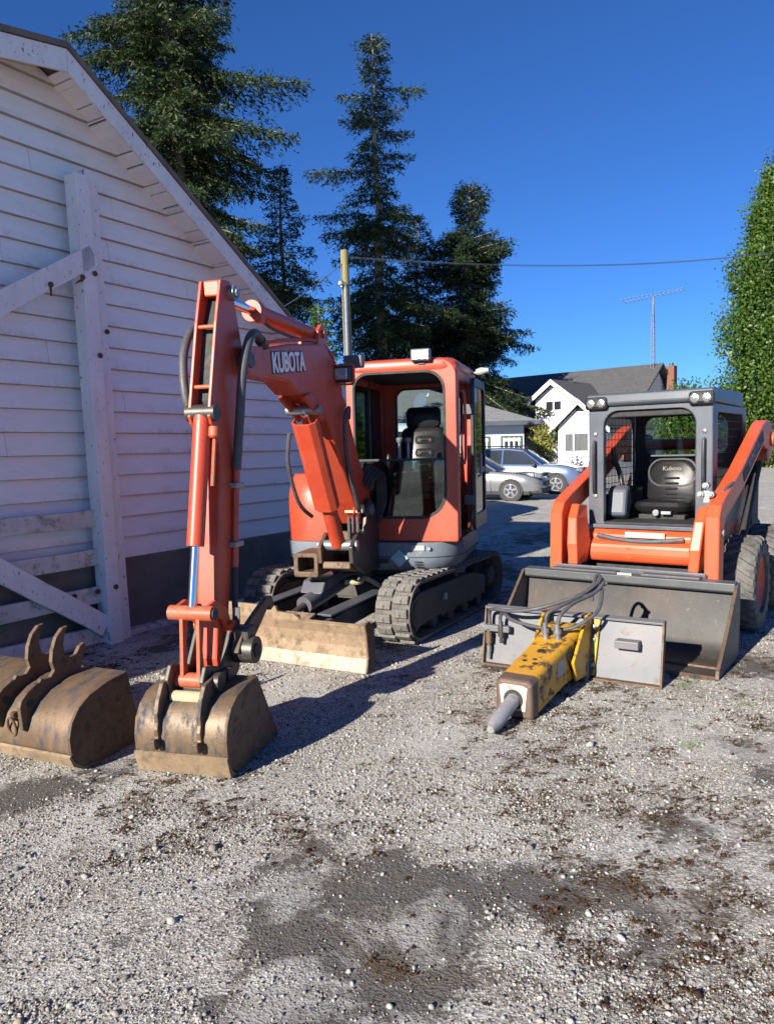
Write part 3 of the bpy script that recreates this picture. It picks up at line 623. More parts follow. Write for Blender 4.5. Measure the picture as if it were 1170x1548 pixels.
# ---- trees
def cards(P, D, L, Wd, rng):
    """quads centred on P along D"""
    n = len(P); R = rng.normal(0, 1, (n, 3)); S_ = np.cross(D, R); S_ /= (np.linalg.norm(S_, axis=1)[:, None] + 1e-9)
    D = D / (np.linalg.norm(D, axis=1)[:, None] + 1e-9); a = D * L[:, None]; s_ = S_ * Wd[:, None]
    V = np.stack([P - s_ * .5, P + a * .55 - s_, P + a, P + a * .5 + s_], 1).reshape(-1, 3)
    return V, np.arange(4 * n).reshape(-1, 4)
def fir(name, label, pos, H, rad, seed, mat, z0f=.06, n_br=105, gaps=(), droop=.30, extra=(), lean=0, dens=1.0, bark=BARK, topbare=0, clen=.30):
    rg = np.random.default_rng(seed); t = thing(name, label, 'tree', pos, 0, 'tall firs behind the yard')
    tr = B(); tr.tube([(lean * (z / H) ** 2 + .05 * sin(z), .04 * cos(z * 1.3), z) for z in np.linspace(0, H, 14)], list(np.linspace(.017 * H, .02, 14)), 10)
    PP, DD = [], []
    brs = []
    for i in range(n_br):
        f = z0f + (1 - z0f) * (max(0, i + rg.uniform(-.4, .4)) / n_br) ** .92
        f = min(max(f, .03), .985); az = i * 2.399 + rg.uniform(-.5, .5)
        L = rad(f) * rg.uniform(.55, 1.12)
        if any(a < f < b_ and rg.uniform() < pr for a, b_, pr in gaps): continue
        brs.append((f, az, L))
    for f, az, L in extra: brs.append((f, az, L))
    for f, az, L in brs:
        zb = f * H; c, s_ = cos(az), sin(az); up = .45 * (f - .45) + rg.uniform(-.08, .08); dr = droop * (1.15 - f) * rg.uniform(.7, 1.3)
        def bp(u): return np.array([lean * f * f + c * L * u, s_ * L * u, zb + L * (up * u - dr * u * u * 1.5 + .55 * dr * u ** 4)])
        tr.tube([bp(u) for u in (0, .35, .7, .97)], [.006 * L + .018, .005 * L + .012, .012, .006], 4, cap=False)
        nn = max(4, int(L / .13 * dens))
        for k in range(nn):
            u = .10 + .9 * (k + rg.uniform(0, 1)) / nn
            p = bp(u); p2 = bp(min(u + .05, 1.02)); ax = p2 - p; ax /= np.linalg.norm(ax) + 1e-9
            tl = (.20 + .46 * L * (1 - u) ** .8 * min(1, u * 3)) * rg.uniform(.5, 1.15)
            for sg in (-1, 1):
                side = np.array([-s_ * sg, c * sg, -rg.uniform(.15, .65)]) + ax * rg.uniform(.5, 1.2); side /= np.linalg.norm(side)
                m_ = max(2, int(tl / .11))
                tt = (np.arange(m_) + rg.uniform(0, 1, m_)) / m_
                q = p[None] + side[None] * (tl * tt)[:, None]; q[:, 2] -= .25 * tl * tt * tt
                PP.append(q + rg.normal(0, .025, (m_, 3))); DD.append(side[None] + rg.normal(0, .42, (m_, 3)) + np.array([0, 0, -.15]))
    P_ = np.concatenate(PP); D_ = np.concatenate(DD); n = len(P_)
    # doubled needles
    P_ = np.concatenate([P_, P_ + rg.normal(0, .06, P_.shape), P_ + rg.normal(0, .10, P_.shape)]); D_ = np.concatenate([D_, D_ + rg.normal(0, .5, D_.shape), D_ + rg.normal(0, .6, D_.shape)])
    V, Q = cards(P_, D_, rg.uniform(.55, 1.1, 3 * n) * clen * .8, rg.uniform(.018, .038, 3 * n), rg)
    tr.build('trunk', bark, t, smooth=True)
    link('crown', fast_mesh('crown', V, Q), mat, t)
    return t
def gp(px, Y):  q = at(px, 680, Y); return (q.x, q.y, 0)
fir('fir_tree', 'broad dense fir towering behind the barn roof peak', gp(290, 30), 27, lambda f: (6.4 * (1 - f) ** .8 + .3) * (.82 + .18 * sin(f * 40)), 11, FIRL, .25, 290, droop=.42, extra=((.595, -.15, 5.2), (.54, -.05, 4.6), (.66, 3.25, 4.0), (.635, 3.1, 4.3)), dens=1.1, bark=BARKP, clen=.30)
fir('fir_tree', 'small sparse fir with dark trunk beside the barn roof edge', gp(438, 33), 13.8, lambda f: 4.1 * (1 - f) ** .85 + .15, 12, FIRD, .1, 130, droop=.26, dens=.8, clen=.24)
fir('fir_tree', 'tallest narrow fir with bare pale trunk showing near its top', gp(581, 40), 22.7, lambda f: (5.4 * (1 - f) ** .68 + .3) * (.66 + .34 * sin(f * 33 + 1)), 13, FIRL, .05, 235, gaps=((.745, .785, .85), (.61, .635, .5), (.865, .885, .7)), droop=.36, bark=BARKP, lean=-.1, extra=((.88, .2, 2.6), (.70, 3.3, 3.6), (.86, 3.0, 1.9)))
fir('fir_tree', 'wide dark fir beside the left end of the house roof', gp(708, 43.5), 16.3, lambda f: (5.9 * (1 - f) ** .55 + .2) * (.70 + .30 * sin(f * 27)), 14, FIRD, .04, 290, gaps=((.8, .86, .3),), droop=.30, bark=BARKP, lean=.3, clen=.32)
fir('fir_tree', 'slender dark fir filling the gap between the two tall firs', gp(636, 45), 15.2, lambda f: 4.2 * (1 - f) ** .7 + .2, 15, FIRD, .04, 150, droop=.3, dens=.9)
fir('fir_sapling', 'light green young conifer standing left of the pole', gp(488, 26), 6.6, lambda f: 1.15 * (1 - f) ** .8 + .1, 16, BUSHL, .05, 60, droop=.1, dens=.9, clen=.2)
def leafy(name, label, pos, shape, n, mat, seed, size, trunk, bark=BARKP, cat='tree', limbs=14):
    """shape(f)->radius at height fraction; crown z0..z1 in trunk=(height, r, z0, z1)"""
    rg = np.random.default_rng(seed); t = thing(name, label, cat, pos)
    H, r0, z0, z1 = trunk; tr = B(); tr.tube([(0, 0, 0), (.03, .02, H * .5), (0, 0, H)], [r0, r0 * .7, r0 * .2], 10)
    nc = int(n / 55); f = rg.uniform(0, 1, nc); a = rg.uniform(0, 6.283, nc); rad = np.array([shape(x) for x in f]) * np.sqrt(rg.uniform(.12, 1, nc)) * rg.uniform(.8, 1.1, nc)
    C_ = np.stack([rad * np.cos(a), rad * np.sin(a), z0 + (z1 - z0) * f], 1)
    for i in range(limbs):
        k = rg.integers(nc); c = C_[k]; zb = max(.2, c[2] - abs(rad[k]) * rg.uniform(1.4, 2.6)); tr.tube([(0, 0, min(zb, H * .95)), (c[0] * .5, c[1] * .5, (zb + c[2]) / 2 + .1), tuple(c)], [r0 * .28, r0 * .2, .015], 5)
    tr.build('trunk', bark, t, smooth=True)
    k = rg.integers(0, nc, n); cs = .12 + .05 * (z1 - z0) ** .5
    P_ = C_[k] + rg.normal(0, 1, (n, 3)) * np.array([cs, cs, cs * 1.7]); D_ = rg.normal(0, 1, (n, 3)) + np.array([0, 0, .5])
    V, Q = cards(P_, D_, rg.uniform(.7, 1.3, n) * size, rg.uniform(.28, .42, n) * size, rg)
    link('crown', fast_mesh('crown', V, Q), mat, t); return t
leafy('poplar_tree', 'tall columnar green poplar beyond the skid steer', gp(1168, 46), lambda f: 4.2 * min(1, (f + .06) * 3.2) * (1 - f ** 2.2) ** .85 * (.80 + .20 * sin(f * 31)), 76000, POPL, 31, .20, (16.3, .4, .7, 17.2), limbs=70)
leafy('leafy_tree', 'small bright green tree behind the skid steer cab', gp(1038, 36), lambda f: 1.5 * sqrt(max(0, 1 - (2 * f - 1) ** 2)) + .1, 9000, BUSHL, 32, .14, (2.6, .09, 1.0, 3.9))
leafy('climbing_shrub', 'yellow green shrub against the white house wall', (at(820, 680, 37.3).x, 37.3, 0), lambda f: .55 * (.5 + .5 * f), 2600, YBUSH, 33, .11, (1.6, .04, .3, 2.35), cat='shrub', limbs=6)
leafy('bare_shrub', 'small pale twiggy shrub below the curtained house window', (at(890, 680, 37.0).x, 37.0, 0), lambda f: .22, 160, YBUSH, 34, .06, (.9, .02, .2, 1.15), cat='shrub', limbs=6)
leafy('hedge_bush', 'dark hedge bush at the far edge of the yard by the poplar', gp(1172, 53), lambda f: 2.6 * sqrt(max(0, 1 - f * f)) + .1, 9000, POPL, 35, .2, (1.2, .08, .1, 2.4), cat='bush')
leafy('hedge_bush', 'round light green bush under the loader arm beyond the yard', gp(1112, 50), lambda f: 2.2 * sqrt(max(0, 1 - f * f)) + .1, 7000, BUSHL, 36, .2, (1.0, .08, .1, 2.0), cat='bush')
leafy('distant_tree', 'grey green distant tree between cab and poplar', gp(1117, 75), lambda f: 2.4 * sqrt(max(0, 1 - (2 * f - 1) ** 2)) + .1, 7000, FIRD, 37, .3, (4, .15, 1, 6.2))
fn = thing('wooden_fence', 'weathered brown board fence far beyond the loader', 'fence', gp(1165, 58))
for i in range(44): b = B(); b.box((-3.2 + i * .21, 0, 1.35), (.19, .04, 2.5 + .06 * random.random())); b.build('board', POLE, fn)
# ---- far tree line so the horizon is closed
rg = np.random.default_rng(77); n = 26000; a = rg.uniform(-.9, .9, n); Rr = rg.uniform(150, 175, n); hgt = 5 + 4.5 * np.array([vnoise(np.array([x * 22]), np.array([0.3]))[0] for x in a])
P_ = np.stack([Rr * np.sin(a), Rr * np.cos(a), hgt * rg.uniform(0, 1, n) ** .8], 1); V, Q = cards(P_, rg.normal(0, 1, (n, 3)), rg.uniform(1, 2, n), rg.uniform(.4, .7, n), rg)
link('far_tree_line', fast_mesh('far_tree_line', V, Q), FIRD, kind='stuff')

# ================================================================== EXCAVATOR   local: x forward, y left, z up
EA, EB = .493, .2653; RH = EA - EB
ex = thing('mini_excavator', 'faded orange mini excavator on rubber tracks with its arm folded down to a bucket', 'excavator', (-.049, 7.438, 0), heading(EA))
# ---- tracks
HALF, RT = .885, .255
def stadium(half, r, n=14):
    pts = [(x, 0) for x in np.linspace(-half, half, 12)][:-1]
    pts += [(half + r * sin(t), r - r * cos(t)) for t in np.linspace(0, pi, n)][:-1]
    pts += [(x, 2 * r) for x in np.linspace(half, -half, 12)][:-1]
    pts += [(-half - r * sin(t), r + r * cos(t)) for t in np.linspace(0, pi, n)][:-1]
    return pts
lugm = None
for sy in (1, -1):
    y0, y1 = (.53, .85) if sy > 0 else (-.85, -.53)
    b = B(); b.ring([(u, z + .022) for u, z in stadium(HALF, RT - .0)], [(u, z + .05) for u, z in stadium(HALF, RT - .028)], y0, y1, 'y')
    tk = b.build('track', TRK, ex, bevel=.006)
    # lugs
    Lp = 4 * HALF + 2 * pi * RT; N = 48
    for i in range(N):
        s_ = Lp * i / N
        if s_ < 2 * HALF: p = (-HALF + s_, .022); ang = 0
        elif s_ < 2 * HALF + pi * RT: t = (s_ - 2 * HALF) / RT; p = (HALF + RT * sin(t), .022 + RT - RT * cos(t)); ang = t
        elif s_ < 4 * HALF + pi * RT: p = (HALF - (s_ - 2 * HALF - pi * RT), .022 + 2 * RT); ang = pi
        else: t = (s_ - 4 * HALF - pi * RT) / RT; p = (-HALF - RT * sin(t), .022 + RT + RT * cos(t)); ang = pi + t
        for k in (0, 1):
            if lugm is None:
                q = B(); q.prism([(-.034, -.024), (.034, -.024), (.040, .004), (-.040, .004)], -.068, .068, 'y'); tmp = q.build('tread_lug', LUG, None, bevel=.005); lugm = tmp.data; bpy.data.objects.remove(tmp)
            o = link('tread_lug', lugm, LUG, tk, bevel=.004)
            off = (0 if k == 0 else Lp / N * .5)
            yc = (y0 + y1) / 2 + (.078 if k else -.078)
            dx, dz = cos(ang) * off, sin(ang) * off
            o.location = (p[0] + dx, yc, p[1] + dz if ang in (0, pi) else p[1] + dz); o.rotation_euler = (0, -ang, 0)
    yi, yo = (y0 + .05, y1 - .045)
    b = B(); b.prism([(-.70, .13), (-.62, .16), (-.5, .12), (-.42, .15), (-.3, .12), (-.22, .15), (-.1, .12), (0, .15), (.1, .12), (.25, .15), (.35, .11), (.42, .15), (.93, .12), (1.0, .2), (1.0, .36), (.85, .42), (-.35, .41), (-.55, .37), (-.72, .33)], yi, yo, 'y'); b.build('track_frame', UND, ex, bevel=.012)
    b = B()
    b.lathe([(0, .19), (.03, .2), (.10, .2), (.13, .1), (.2, .09)], (-HALF, yi if sy < 0 else yi, .277), (0, 1, 0), 18); b.build('drive_sprocket', UND, ex, smooth=True)
    b = B(); b.lathe([(0, .2), (.2, .2), (.22, .08), (.24, .08)], (HALF, y0 + .04, .277), (0, 1, 0), 18); b.build('idler_wheel', UND, ex, smooth=True)
    for u in (-.54, -.18, .18, .54):
        b = B(); b.cyl((u, y0 + .05, .115), (u, y1 - .05, .115), .06, 14); b.build('track_roller', UND, ex, smooth=True)
    b = B(); b.cyl((0, y0 + .06, .46), (0, y1 - .06, .46), .04, 12); b.build('carrier_roller', UND, ex, smooth=True)
    if sy > 0:
        b = B(); b.box((.34, yo + .004, .30), (.10, .012, .075)); b.build('reflector_plate', GREY, ex, bevel=.003)
        b = B(); b.box((.33, yo + .012, .30), (.06, .01, .055)); b.build('reflector', LABEL, ex)
        b = B(); b.lathe([(0, .10), (.03, .095), (.04, .05)], (-HALF, yo - .03, .30), (0, 1, 0), 18); b.build('hub_cap', UND, ex, smooth=True)
b = B(); b.box((0, 0, .33), (1.0, 1.0, .16)); b.prism([(-.45, .24), (.5, .24), (.4, .46), (-.38, .46)], -.42, .42, 'y'); b.build('carbody', UND, ex, bevel=.02)
b = B(); b.cyl((0, 0, .44), (0, 0, .56), .36, 28); b.build('slew_ring', DKST, ex, smooth=True)
# ---- dozer blade
BU = 1.86
fr_ = [(BU, .012), (BU - .035, .10), (BU - .055, .18), (BU - .045, .27), (BU - .01, .345)]
bk_ = [(BU - .045, .36), (BU - .085, .27), (BU - .095, .18), (BU - .075, .10), (BU - .06, .02)]
b = B(); b.prism(fr_[1:] + bk_[:-1] , -.84, .84, 'y'); bl = b.build('blade', TAN, ex, bevel=.004)
b = B(); b.prism([(BU + .004, .004), (BU - .031, .105), (BU - .055, .10), (BU - .035, .004)], -.845, .845, 'y'); b.build('cutting_edge', EDGE, bl, bevel=.003)
b = B(); b.prism([(-.62, .34), (.28, .34), (.20, .395), (.05, .40), (.03, .44), (-.50, .445), (-.60, .41)], BU - .05, BU - .02, 'x'); b.build('raised_top_plate', TAN, bl, bevel=.004)
b = B(); b.box((BU - .09, -.15, .36), (.12, .95, .02), ry=.25); b.build('top_flange', TAN, bl, bevel=.004)
for sy in (1, -1):
    b = B(); b.prism([(BU + .012, .006), (BU - .02, .12), (BU + .0, .3), (BU + .02, .37), (BU - .045, .39), (BU - .12, .33), (BU - .12, .1), (BU - .06, .006)], sy * .845, sy * .862, 'y'); b.build('end_plate', RUST, bl, bevel=.004)
for sy in (1, -1):
    b = B(); b.prism([(BU - .08, .12), (BU - .08, .30), (1.35, .34), (.62, .36), (.55, .30), (.62, .25), (1.3, .20)], sy * .36 - .035, sy * .36 + .035, 'y'); b.build('blade_arm', UND, ex, bevel=.01)
    b = B(); b.box((1.2, sy * .36, .375), (.9, .13, .018), ry=.04); b.build('blade_arm_cap', GREY, ex, bevel=.004)
b = B(); b.cyl((.62, .0, .50), (1.40, .0, .36), .075, 16); b.build('blade_cylinder', GREY, ex, smooth=True)
b = B(); b.cyl((1.38, .0, .363), (1.74, 0, .28), .03, 12); b.build('blade_cylinder_rod', DKST, ex, smooth=True)
b = B(); b.prism([(.78, .52), (.95, .60), (1.24, .54), (1.30, .44), (1.14, .47), (.9, .52)], -.11, .11, 'y'); b.build('cylinder_guard', GREY, ex, bevel=.012)
b = B(); b.box((1.72, 0, .26), (.07, .16, .1)); b.build('blade_lug', UND, ex, bevel=.01)
b = B(); b.tube([(.55, .25, .40), (.75, .22, .5), (.92, .26, .49), (1.0, .16, .5)], .022, 8, 4); b.build('blade_hose', CARD, ex, smooth=True)
b = B(); b.tube([(.5, .1, .42), (.8, .14, .55), (1.05, .07, .52), (1.1, .04, .46)], .016, 8, 4); b.build('blade_hose', HOSE, ex, smooth=True)
# ---- house (upper structure), rotated by RH
def H(bld, name, mat, parent=None, **k):
    o = bld.build(name, mat, ex if parent is None else parent, rz=RH if parent is None else 0, **k); return o
def plan(sc, z, n=7):
    # outline of the upper frame seen from above (u,l); counter-clockwise
    P = []
    def arc(cu, cl, r, t0, t1):
        for i in range(n + 1): t = t0 + (t1 - t0) * i / n; P.append((cu + r * cos(t), cl + r * sin(t)))
    arc(.26, .50, .37, 0, pi / 2); arc(-.30, .0, .90, pi / 2 + .25, 3 * pi / 2 - .25); arc(.30, -.56, .30, -pi / 2, 0)
    return [(u * sc + (.0), l * sc, z) for u, l in P]
b = B(); b.loft([plan(.88, .535), plan(.955, .575), plan(1.0, .66), plan(1.0, .80)]); H(b, 'lower_skirt', SKIRT, bevel=.006, smooth=True)
b = B(); b.loft([plan(1.004, .664), plan(1.004, .672)]); H(b, 'skirt_seam', BLKM)
# engine hood on the right and rear
def hood(sc, z, k=1.0):
    P = []; n = 7
    def arc(cu, cl, r, t0, t1):
        for i in range(n + 1): t = t0 + (t1 - t0) * i / n; P.append((cu + r * cos(t), cl + r * sin(t)))
    P.append((.60 * k, -.20)); P.append((-.30, -.19)); P.append((-.42, .6)); arc(-.30, .0, .88 * sc, pi / 2 + .45, 3 * pi / 2 - .25); arc(.30 * k, -.54, .30 * sc, -pi / 2, 0)
    return [(u, l, z) for u, l in P]
b = B(); b.loft([hood(1.0, .80), hood(1.0, 1.05), hood(.985, 1.22), hood(.93, 1.36, .9), hood(.86, 1.43, .72)]); H(b, 'engine_hood', OR, bevel=.01, smooth=True)
# cab
CL, CR, CF, CBk, CZ0, CZ1 = .862, -.15, .585, -.62, .805, 2.425
cab = B(); outer = rr(CR, CZ0, CL, CZ1, [.02, .14, .14, .02], 7); inner = rr(CR + .07, 1.02, CL - .105, CZ1 - .10, [.24, .17, .14, .06], 7)
cab.ring(outer, inner, CF - .055, CF, 'x'); H(cab, 'cab_front_frame', OR, bevel=.012)
b = B(); inner2 = rr(CR + .062, 1.012, CL - .097, CZ1 - .092, [.24, .17, .14, .06], 7); inner3 = rr(CR + .082, 1.032, CL - .117, CZ1 - .112, [.23, .16, .13, .05], 7)
b.ring(inner2, inner3, CF - .045, CF + .006, 'x'); H(b, 'window_seal', BLKM)
# lower front glass with top bar
pane = [p for p in inner if p[1] < 1.56]; pane = [p for p in inner if p[1] <= 1.545]; pane.sort(key=lambda p: atan2(p[1] - 1.3, p[0] - .3)); 
pl = [(CL - .107, 1.54)] + [(CR + .072, 1.54)] + [p for p in inner[24:]] + [p for p in inner[:8]]
b = B(); b.prism(pl, CF - .034, CF - .028, 'x'); H(b, 'lower_windscreen', GLT)
b = B(); b.box((CF - .03, (CL + CR) / 2 - .018, 1.545), (.02, CL - CR - .18, .022)); H(b, 'windscreen_bar', BLK, bevel=.003)
# left front pillar & side
b = B(); b.prism(rr(CF - .16, CL - .075, CF - .01, CL + .004, .035, 5), CZ0, CZ1 - .06, 'z'); H(b, 'front_pillar', OR, bevel=.008)
# roof: rounded loft
def rl(inset, z): return [(u, l, z) for u, l in rr(CBk + inset - .02, CR + inset, CF + .012 - inset, CL + .01 - inset, .13, 6)]
b = B(); b.loft([rl(.015, CZ1 - .10), rl(0, CZ1 - .07), rl(.01, CZ1 - .02), rl(.05, CZ1 + .012), rl(.14, CZ1 + .03)]); H(b, 'cab_roof', OR, smooth=True)
b = B(); b.box(((CF + CBk) / 2, (CL + CR) / 2, CZ1 - .105), (CF - CBk - .16, CL - CR - .12, .02)); H(b, 'headliner', BLKM)
# right wall (towards the boom) with window
b = B(); o_ = rr(CBk, CZ0, CF - .056, CZ1 - .09, .02, 4); i_ = rr(CBk + .10, 1.50, CF - .12, CZ1 - .17, .07, 4); b.ring(o_, i_, CR, CR + .04, 'y'); H(b, 'cab_right_wall', OR, bevel=.006)
b = B(); b.prism(i_, CR + .018, CR + .022, 'y'); H(b, 'side_window', GLT)
b = B(); b.box((-.02, CR + .03, 1.95), (.035, .03, .8)); H(b, 'window_slider_bar', BLK)
# rear wall with window
b = B(); o_ = rr(CR + .041, CZ0, CL - .041, CZ1 - .09, .02, 5); i_ = rr(CR + .18, 1.42, CL - .16, CZ1 - .17, .09, 5); b.ring(o_, i_, CBk, CBk + .045, 'x'); H(b, 'cab_rear_wall', OR, bevel=.006)
b = B(); i2 = rr(CR + .165, 1.405, CL - .145, CZ1 - .155, .10, 5); b.ring(i2, i_, CBk + .04, CBk + .06, 'x'); H(b, 'rear_window_seal', BLKM)
b = B(); b.prism(i_, CBk + .018, CBk + .023, 'x'); H(b, 'rear_window', GLS)
# left side behind door opening
b = B(); b.prism([(CBk, CZ0), (-.18, CZ0), (-.20, 1.2), (-.26, 1.75), (-.28, CZ1 - .09), (CBk, CZ1 - .09)], CL - .045, CL, 'y'); H(b, 'rear_pillar', OR, bevel=.01)
b = B(); b.box((.15, CL - .03, CZ1 - .13), (.75, .05, .09)); H(b, 'door_header', OR, bevel=.01)
b = B(); b.tube([(.36, CL - .0, 2.15), (.35, CL + .035, 2.10), (.34, CL + .035, 1.55), (.35, CL, 1.5)], .013, 8, 3); H(b, 'grab_rail', OR, smooth=True)
b = B(); b.box((.16, CL - .02, CZ0 + .012), (.72, .09, .03)); H(b, 'door_sill', BLK)
# open door folded back against the side
do, di = rr(-.66, .86, .10, 2.30, [.06, .12, .10, .06], 5), rr(-.60, 1.0, .03, 2.22, [.05, .1, .08, .05], 5)
b = B(); b.ring(do, di, CL + .05, CL + .085, 'y'); door = H(b, 'cab_door', BLK, bevel=.006)
b = B(); b.prism(di, CL + .064, CL + .069, 'y'); b.build('door_glass', GLT, door)
b = B(); b.box((-.28, CL + .068, 1.42), (.62, .028, .05)); b.build('door_rail', BLK, door)
b = B(); b.tube([(-.05, CL + .085, 1.36), (-.05, CL + .12, 1.38), (-.05, CL + .12, 1.58), (-.05, CL + .085, 1.6)], .012, 8); b.build('door_handle', GALV, door)
for zz in (1.15, 2.0): b = B(); b.box((.10, CL + .03, zz), (.05, .09, .09)); b.build('hinge', GREY, door)
# interior
b = B(); b.box((0, .35, .83), (1.1, .96, .05)); H(b, 'cab_floor', BLKM)
b = B(); b.prism([(-.42, .86), (.12, .86), (.12, 1.16), (-.42, 1.16)], .12, .60, 'y'); H(b, 'seat_base', BLKM, bevel=.03)
for i in range(5): b = B(); b.box((.18, .37, 1.20 + i * .065), (.30, .34 - .01 * i, .055)); H(b, 'folded_cover', CARD, bevel=.015) if i < 4 else None
def cushion(name, mat, w0, w1, z0, z1, u, th, y, tilt=0, rr_=.08, par=None):
    loops = []
    for k, (ins, du) in enumerate(((.05, -th / 2), (.012, -th * .32), (0, 0), (.012, th * .32), (.05, th / 2))):
        loops.append([(u + du + tilt * (z - z0), y + l, z) for l, z in [(a, c) for a, c in rr(-w0 / 2 + ins, z0 + ins, w0 / 2 - ins, z1 - ins, rr_, 6)]])
    b = B(); b.loft(loops); return b
sb = H(cushion('s', VINYL, .46, .46, 1.12, 1.86, -.22, .13, .37, -.12), 'seat_backrest', VINYL, smooth=True)
H(cushion('s', VINYL, .36, .36, 1.84, 2.06, -.31, .12, .37, -.05, .06), 'headrest', VINYL, smooth=True)
for i in range(4):
    q = cushion('r', VINYL, .22, .22, 1.30 + i * .125, 1.405 + i * .125, -.165 - .12 * (.22 + i * .125), .05, .40, -.12, .035); H(q, 'seat_rib', VINYL, smooth=True)
b = cushion('c', VINYL, .48, .48, 0, .5, 0, .14, 0); sc_ = H(b, 'seat_cushion', VINYL, smooth=True)
for v in sc_.data.vertices: x, y, z = v.co; v.co = (z - .26 + .02, y + .37, 1.20 + x)
for y in (.12, .62):
    b = B(); b.box((-.05, y, 1.25), (.5, .08, .12)); cons = H(b, 'armrest_console', BLK, bevel=.02)
    b = B(); b.tube([(.14, y, 1.3), (.17, y, 1.42), (.16, y, 1.50)], [.012, .012, .012], 8); b.lathe([(0, .014), (.03, .026), (.10, .024), (.12, .012)], (.16, y, 1.48), (-.1, 0, 1), 10); H(b, 'joystick', BLK, smooth=True)
for y in (.30, .38):
    b = B(); b.tube([(.40, y, .87), (.42, y, 1.2), (.41, y, 1.70)], .014, 8); b.lathe([(0, .016), (.02, .03), (.05, .034), (.06, .02)], (.41, y, 1.69), (0, 0, 1), 10); H(b, 'travel_lever', GALV, smooth=True)
b = B(); b.box((.38, .36, .9), (.2, .5, .04), ry=-.5); H(b, 'foot_pedal', BLK)
b = B(); b.box((.43, .42, 1.00), (.01, .16, .13)); H(b, 'warning_label', LABEL)
b = B(); b.box((.36, -.02, 1.2), (.2, .18, .7)); H(b, 'side_console', BLKM, bevel=.03)
# lamps, mirror, stickers
def lamp(c, name, par=None, s=1.0, tilt=0):
    b = B(); b.box((c[0] - .035, c[1], c[2]), (.07, .16 * s, .10 * s)); o = H(b, name, BLK if s < 1.05 else GREY, par, bevel=.012)
    b = B(); b.box((c[0] + .004, c[1], c[2]), (.012, .14 * s, .08 * s)); b.build('lens', LAMP, o, bevel=.004); return o
lamp((CF + .06, .56, CZ1 + .035), 'work_lamp', None, 1.1)
b = B(); b.box((CF - .0, .56, CZ1 - .02), (.04, .06, .05)); H(b, 'lamp_bracket', BLK)
b = B(); b.tube([(-.30, CL, CZ1 - .06), (-.28, CL + .10, CZ1 - .05)], .012, 8); b.lathe([(0, .03), (.05, .04), (.13, .02)], (-.28, CL + .06, CZ1 - .05), (.3, 1, .1), 10); H(b, 'rear_lamp_stalk', LABEL, smooth=True)
b = B(); b.add([(.648, .33, .74), (.648, .41, .66), (.648, .33, .58), (.648, .25, .66)], [(0, 1, 2, 3)]); b.prism([(.33, .745), (.415, .66), (.33, .575), (.245, .66)], .632, .6385, 'x'); H(b, 'diamond_sticker', TEAL)
b = B(); b.box((.634, .50, .755), (.006, .12, .045)); H(b, 'sticker', LABEL)
b = B(); b.box((.634, .16, .63), (.006, .13, .04)); H(b, 'vent_plate', BLKM)
for z in (.60, .62, .64): b = B(); b.box((.634, .50, z - .01), (.006, .07, .008)); H(b, 'vent_slot', BLKM)
b = B(); b.cyl((.628, .60, .75), (.64, .60, .75), .018, 12); H(b, 'tie_down', GALV)
# ---- swing bracket
LC = -.02
br = [(.55, .56), (1.02, .58), (1.38, .72), (1.40, .86), (1.22, .96), (1.02, .92), (.94, 1.14), (.84, 1.22), (.72, 1.17), (.64, .95), (.56, .9)]
for s_ in (-1, 1):
    b = B(); b.prism(br, LC + s_ * .135 - .018, LC + s_ * .135 + .018, 'y'); H(b, 'swing_bracket_plate', RUST if s_ < 0 else DKST, bevel=.008)
b = B(); b.cyl((.66, LC, .50), (.66, LC, .98), .11, 18); H(b, 'swing_post', DKST, smooth=True)
b = B(); b.box((1.17, LC, .66), (.40, .24, .06), ry=-.22); b.box((.95, LC, .84), (.06, .25, .2)); H(b, 'swing_bracket_web', RUST, bevel=.01)
b = B(); o_, i_ = rr(LC - .37, .60, LC - .155, .80, .02, 3), rr(LC - .33, .645, LC - .19, .765, .015, 3); b.ring(o_, i_, 1.02, 1.38, 'x'); b.box((1.12, LC - .26, .70), (.04, .2, .18)); H(b, 'swing_lug', RUST, bevel=.008)
for (u, z, r) in ((1.30, .86, .045), (.84, 1.12, .05)):
    b = B(); b.cyl((u, LC - .17, z), (u, LC + .17, z), r, 14); H(b, 'pivot_pin', GALV, smooth=True)
# ---- boom
bo = [(.72, .98), (.92, 1.0), (1.12, 1.20), (1.45, 1.56), (1.72, 1.86), (1.92, 2.0), (2.10, 2.04), (2.29, 2.035), (2.47, 2.105), (2.92, 2.105), (3.02, 2.10), (3.02, 2.245), (2.87, 2.275), (2.40, 2.36), (1.92, 2.42), (1.70, 2.40), (1.55, 2.34), (1.44, 2.2), (1.27, 2.0), (1.10, 1.76), (.93, 1.54), (.68, 1.34), (.63, 1.2), (.65, 1.05)]
b = B(); b.prism(bo, LC - .095, LC + .095, 'y'); boom = H(b, 'boom', OR, bevel=.014)
for s_ in (-1, 1):
    b = B(); b.prism([(2.95, 2.08), (3.16, 2.09), (3.20, 2.17), (3.16, 2.25), (2.95, 2.27)], LC + s_ * .115 - .016, LC + s_ * .115 + .016, 'y'); b.build('boom_fork_plate', OR, boom, bevel=.006)
b = B(); b.cyl((3.13, LC - .14, 2.17), (3.13, LC + .14, 2.17), .045, 14); b.build('arm_pivot_pin', DKST, boom, smooth=True)
b = B(); b.box((2.93, LC + .1, 2.2), (.05, .02, .12)); b.build('fork_bolt_plate', DKST, boom)
for s_ in (-1, 1):
    b = B(); b.prism([(1.95, 1.9), (2.22, 2.02), (2.10, 2.06), (1.80, 1.95), (1.85, 1.86)], LC + s_ * .09 - .014, LC + s_ * .09 + .014, 'y'); b.build('cylinder_lug', OR, boom, bevel=.005)
tm = text_mesh('KUBOTA', .175, .003, .004, .80)
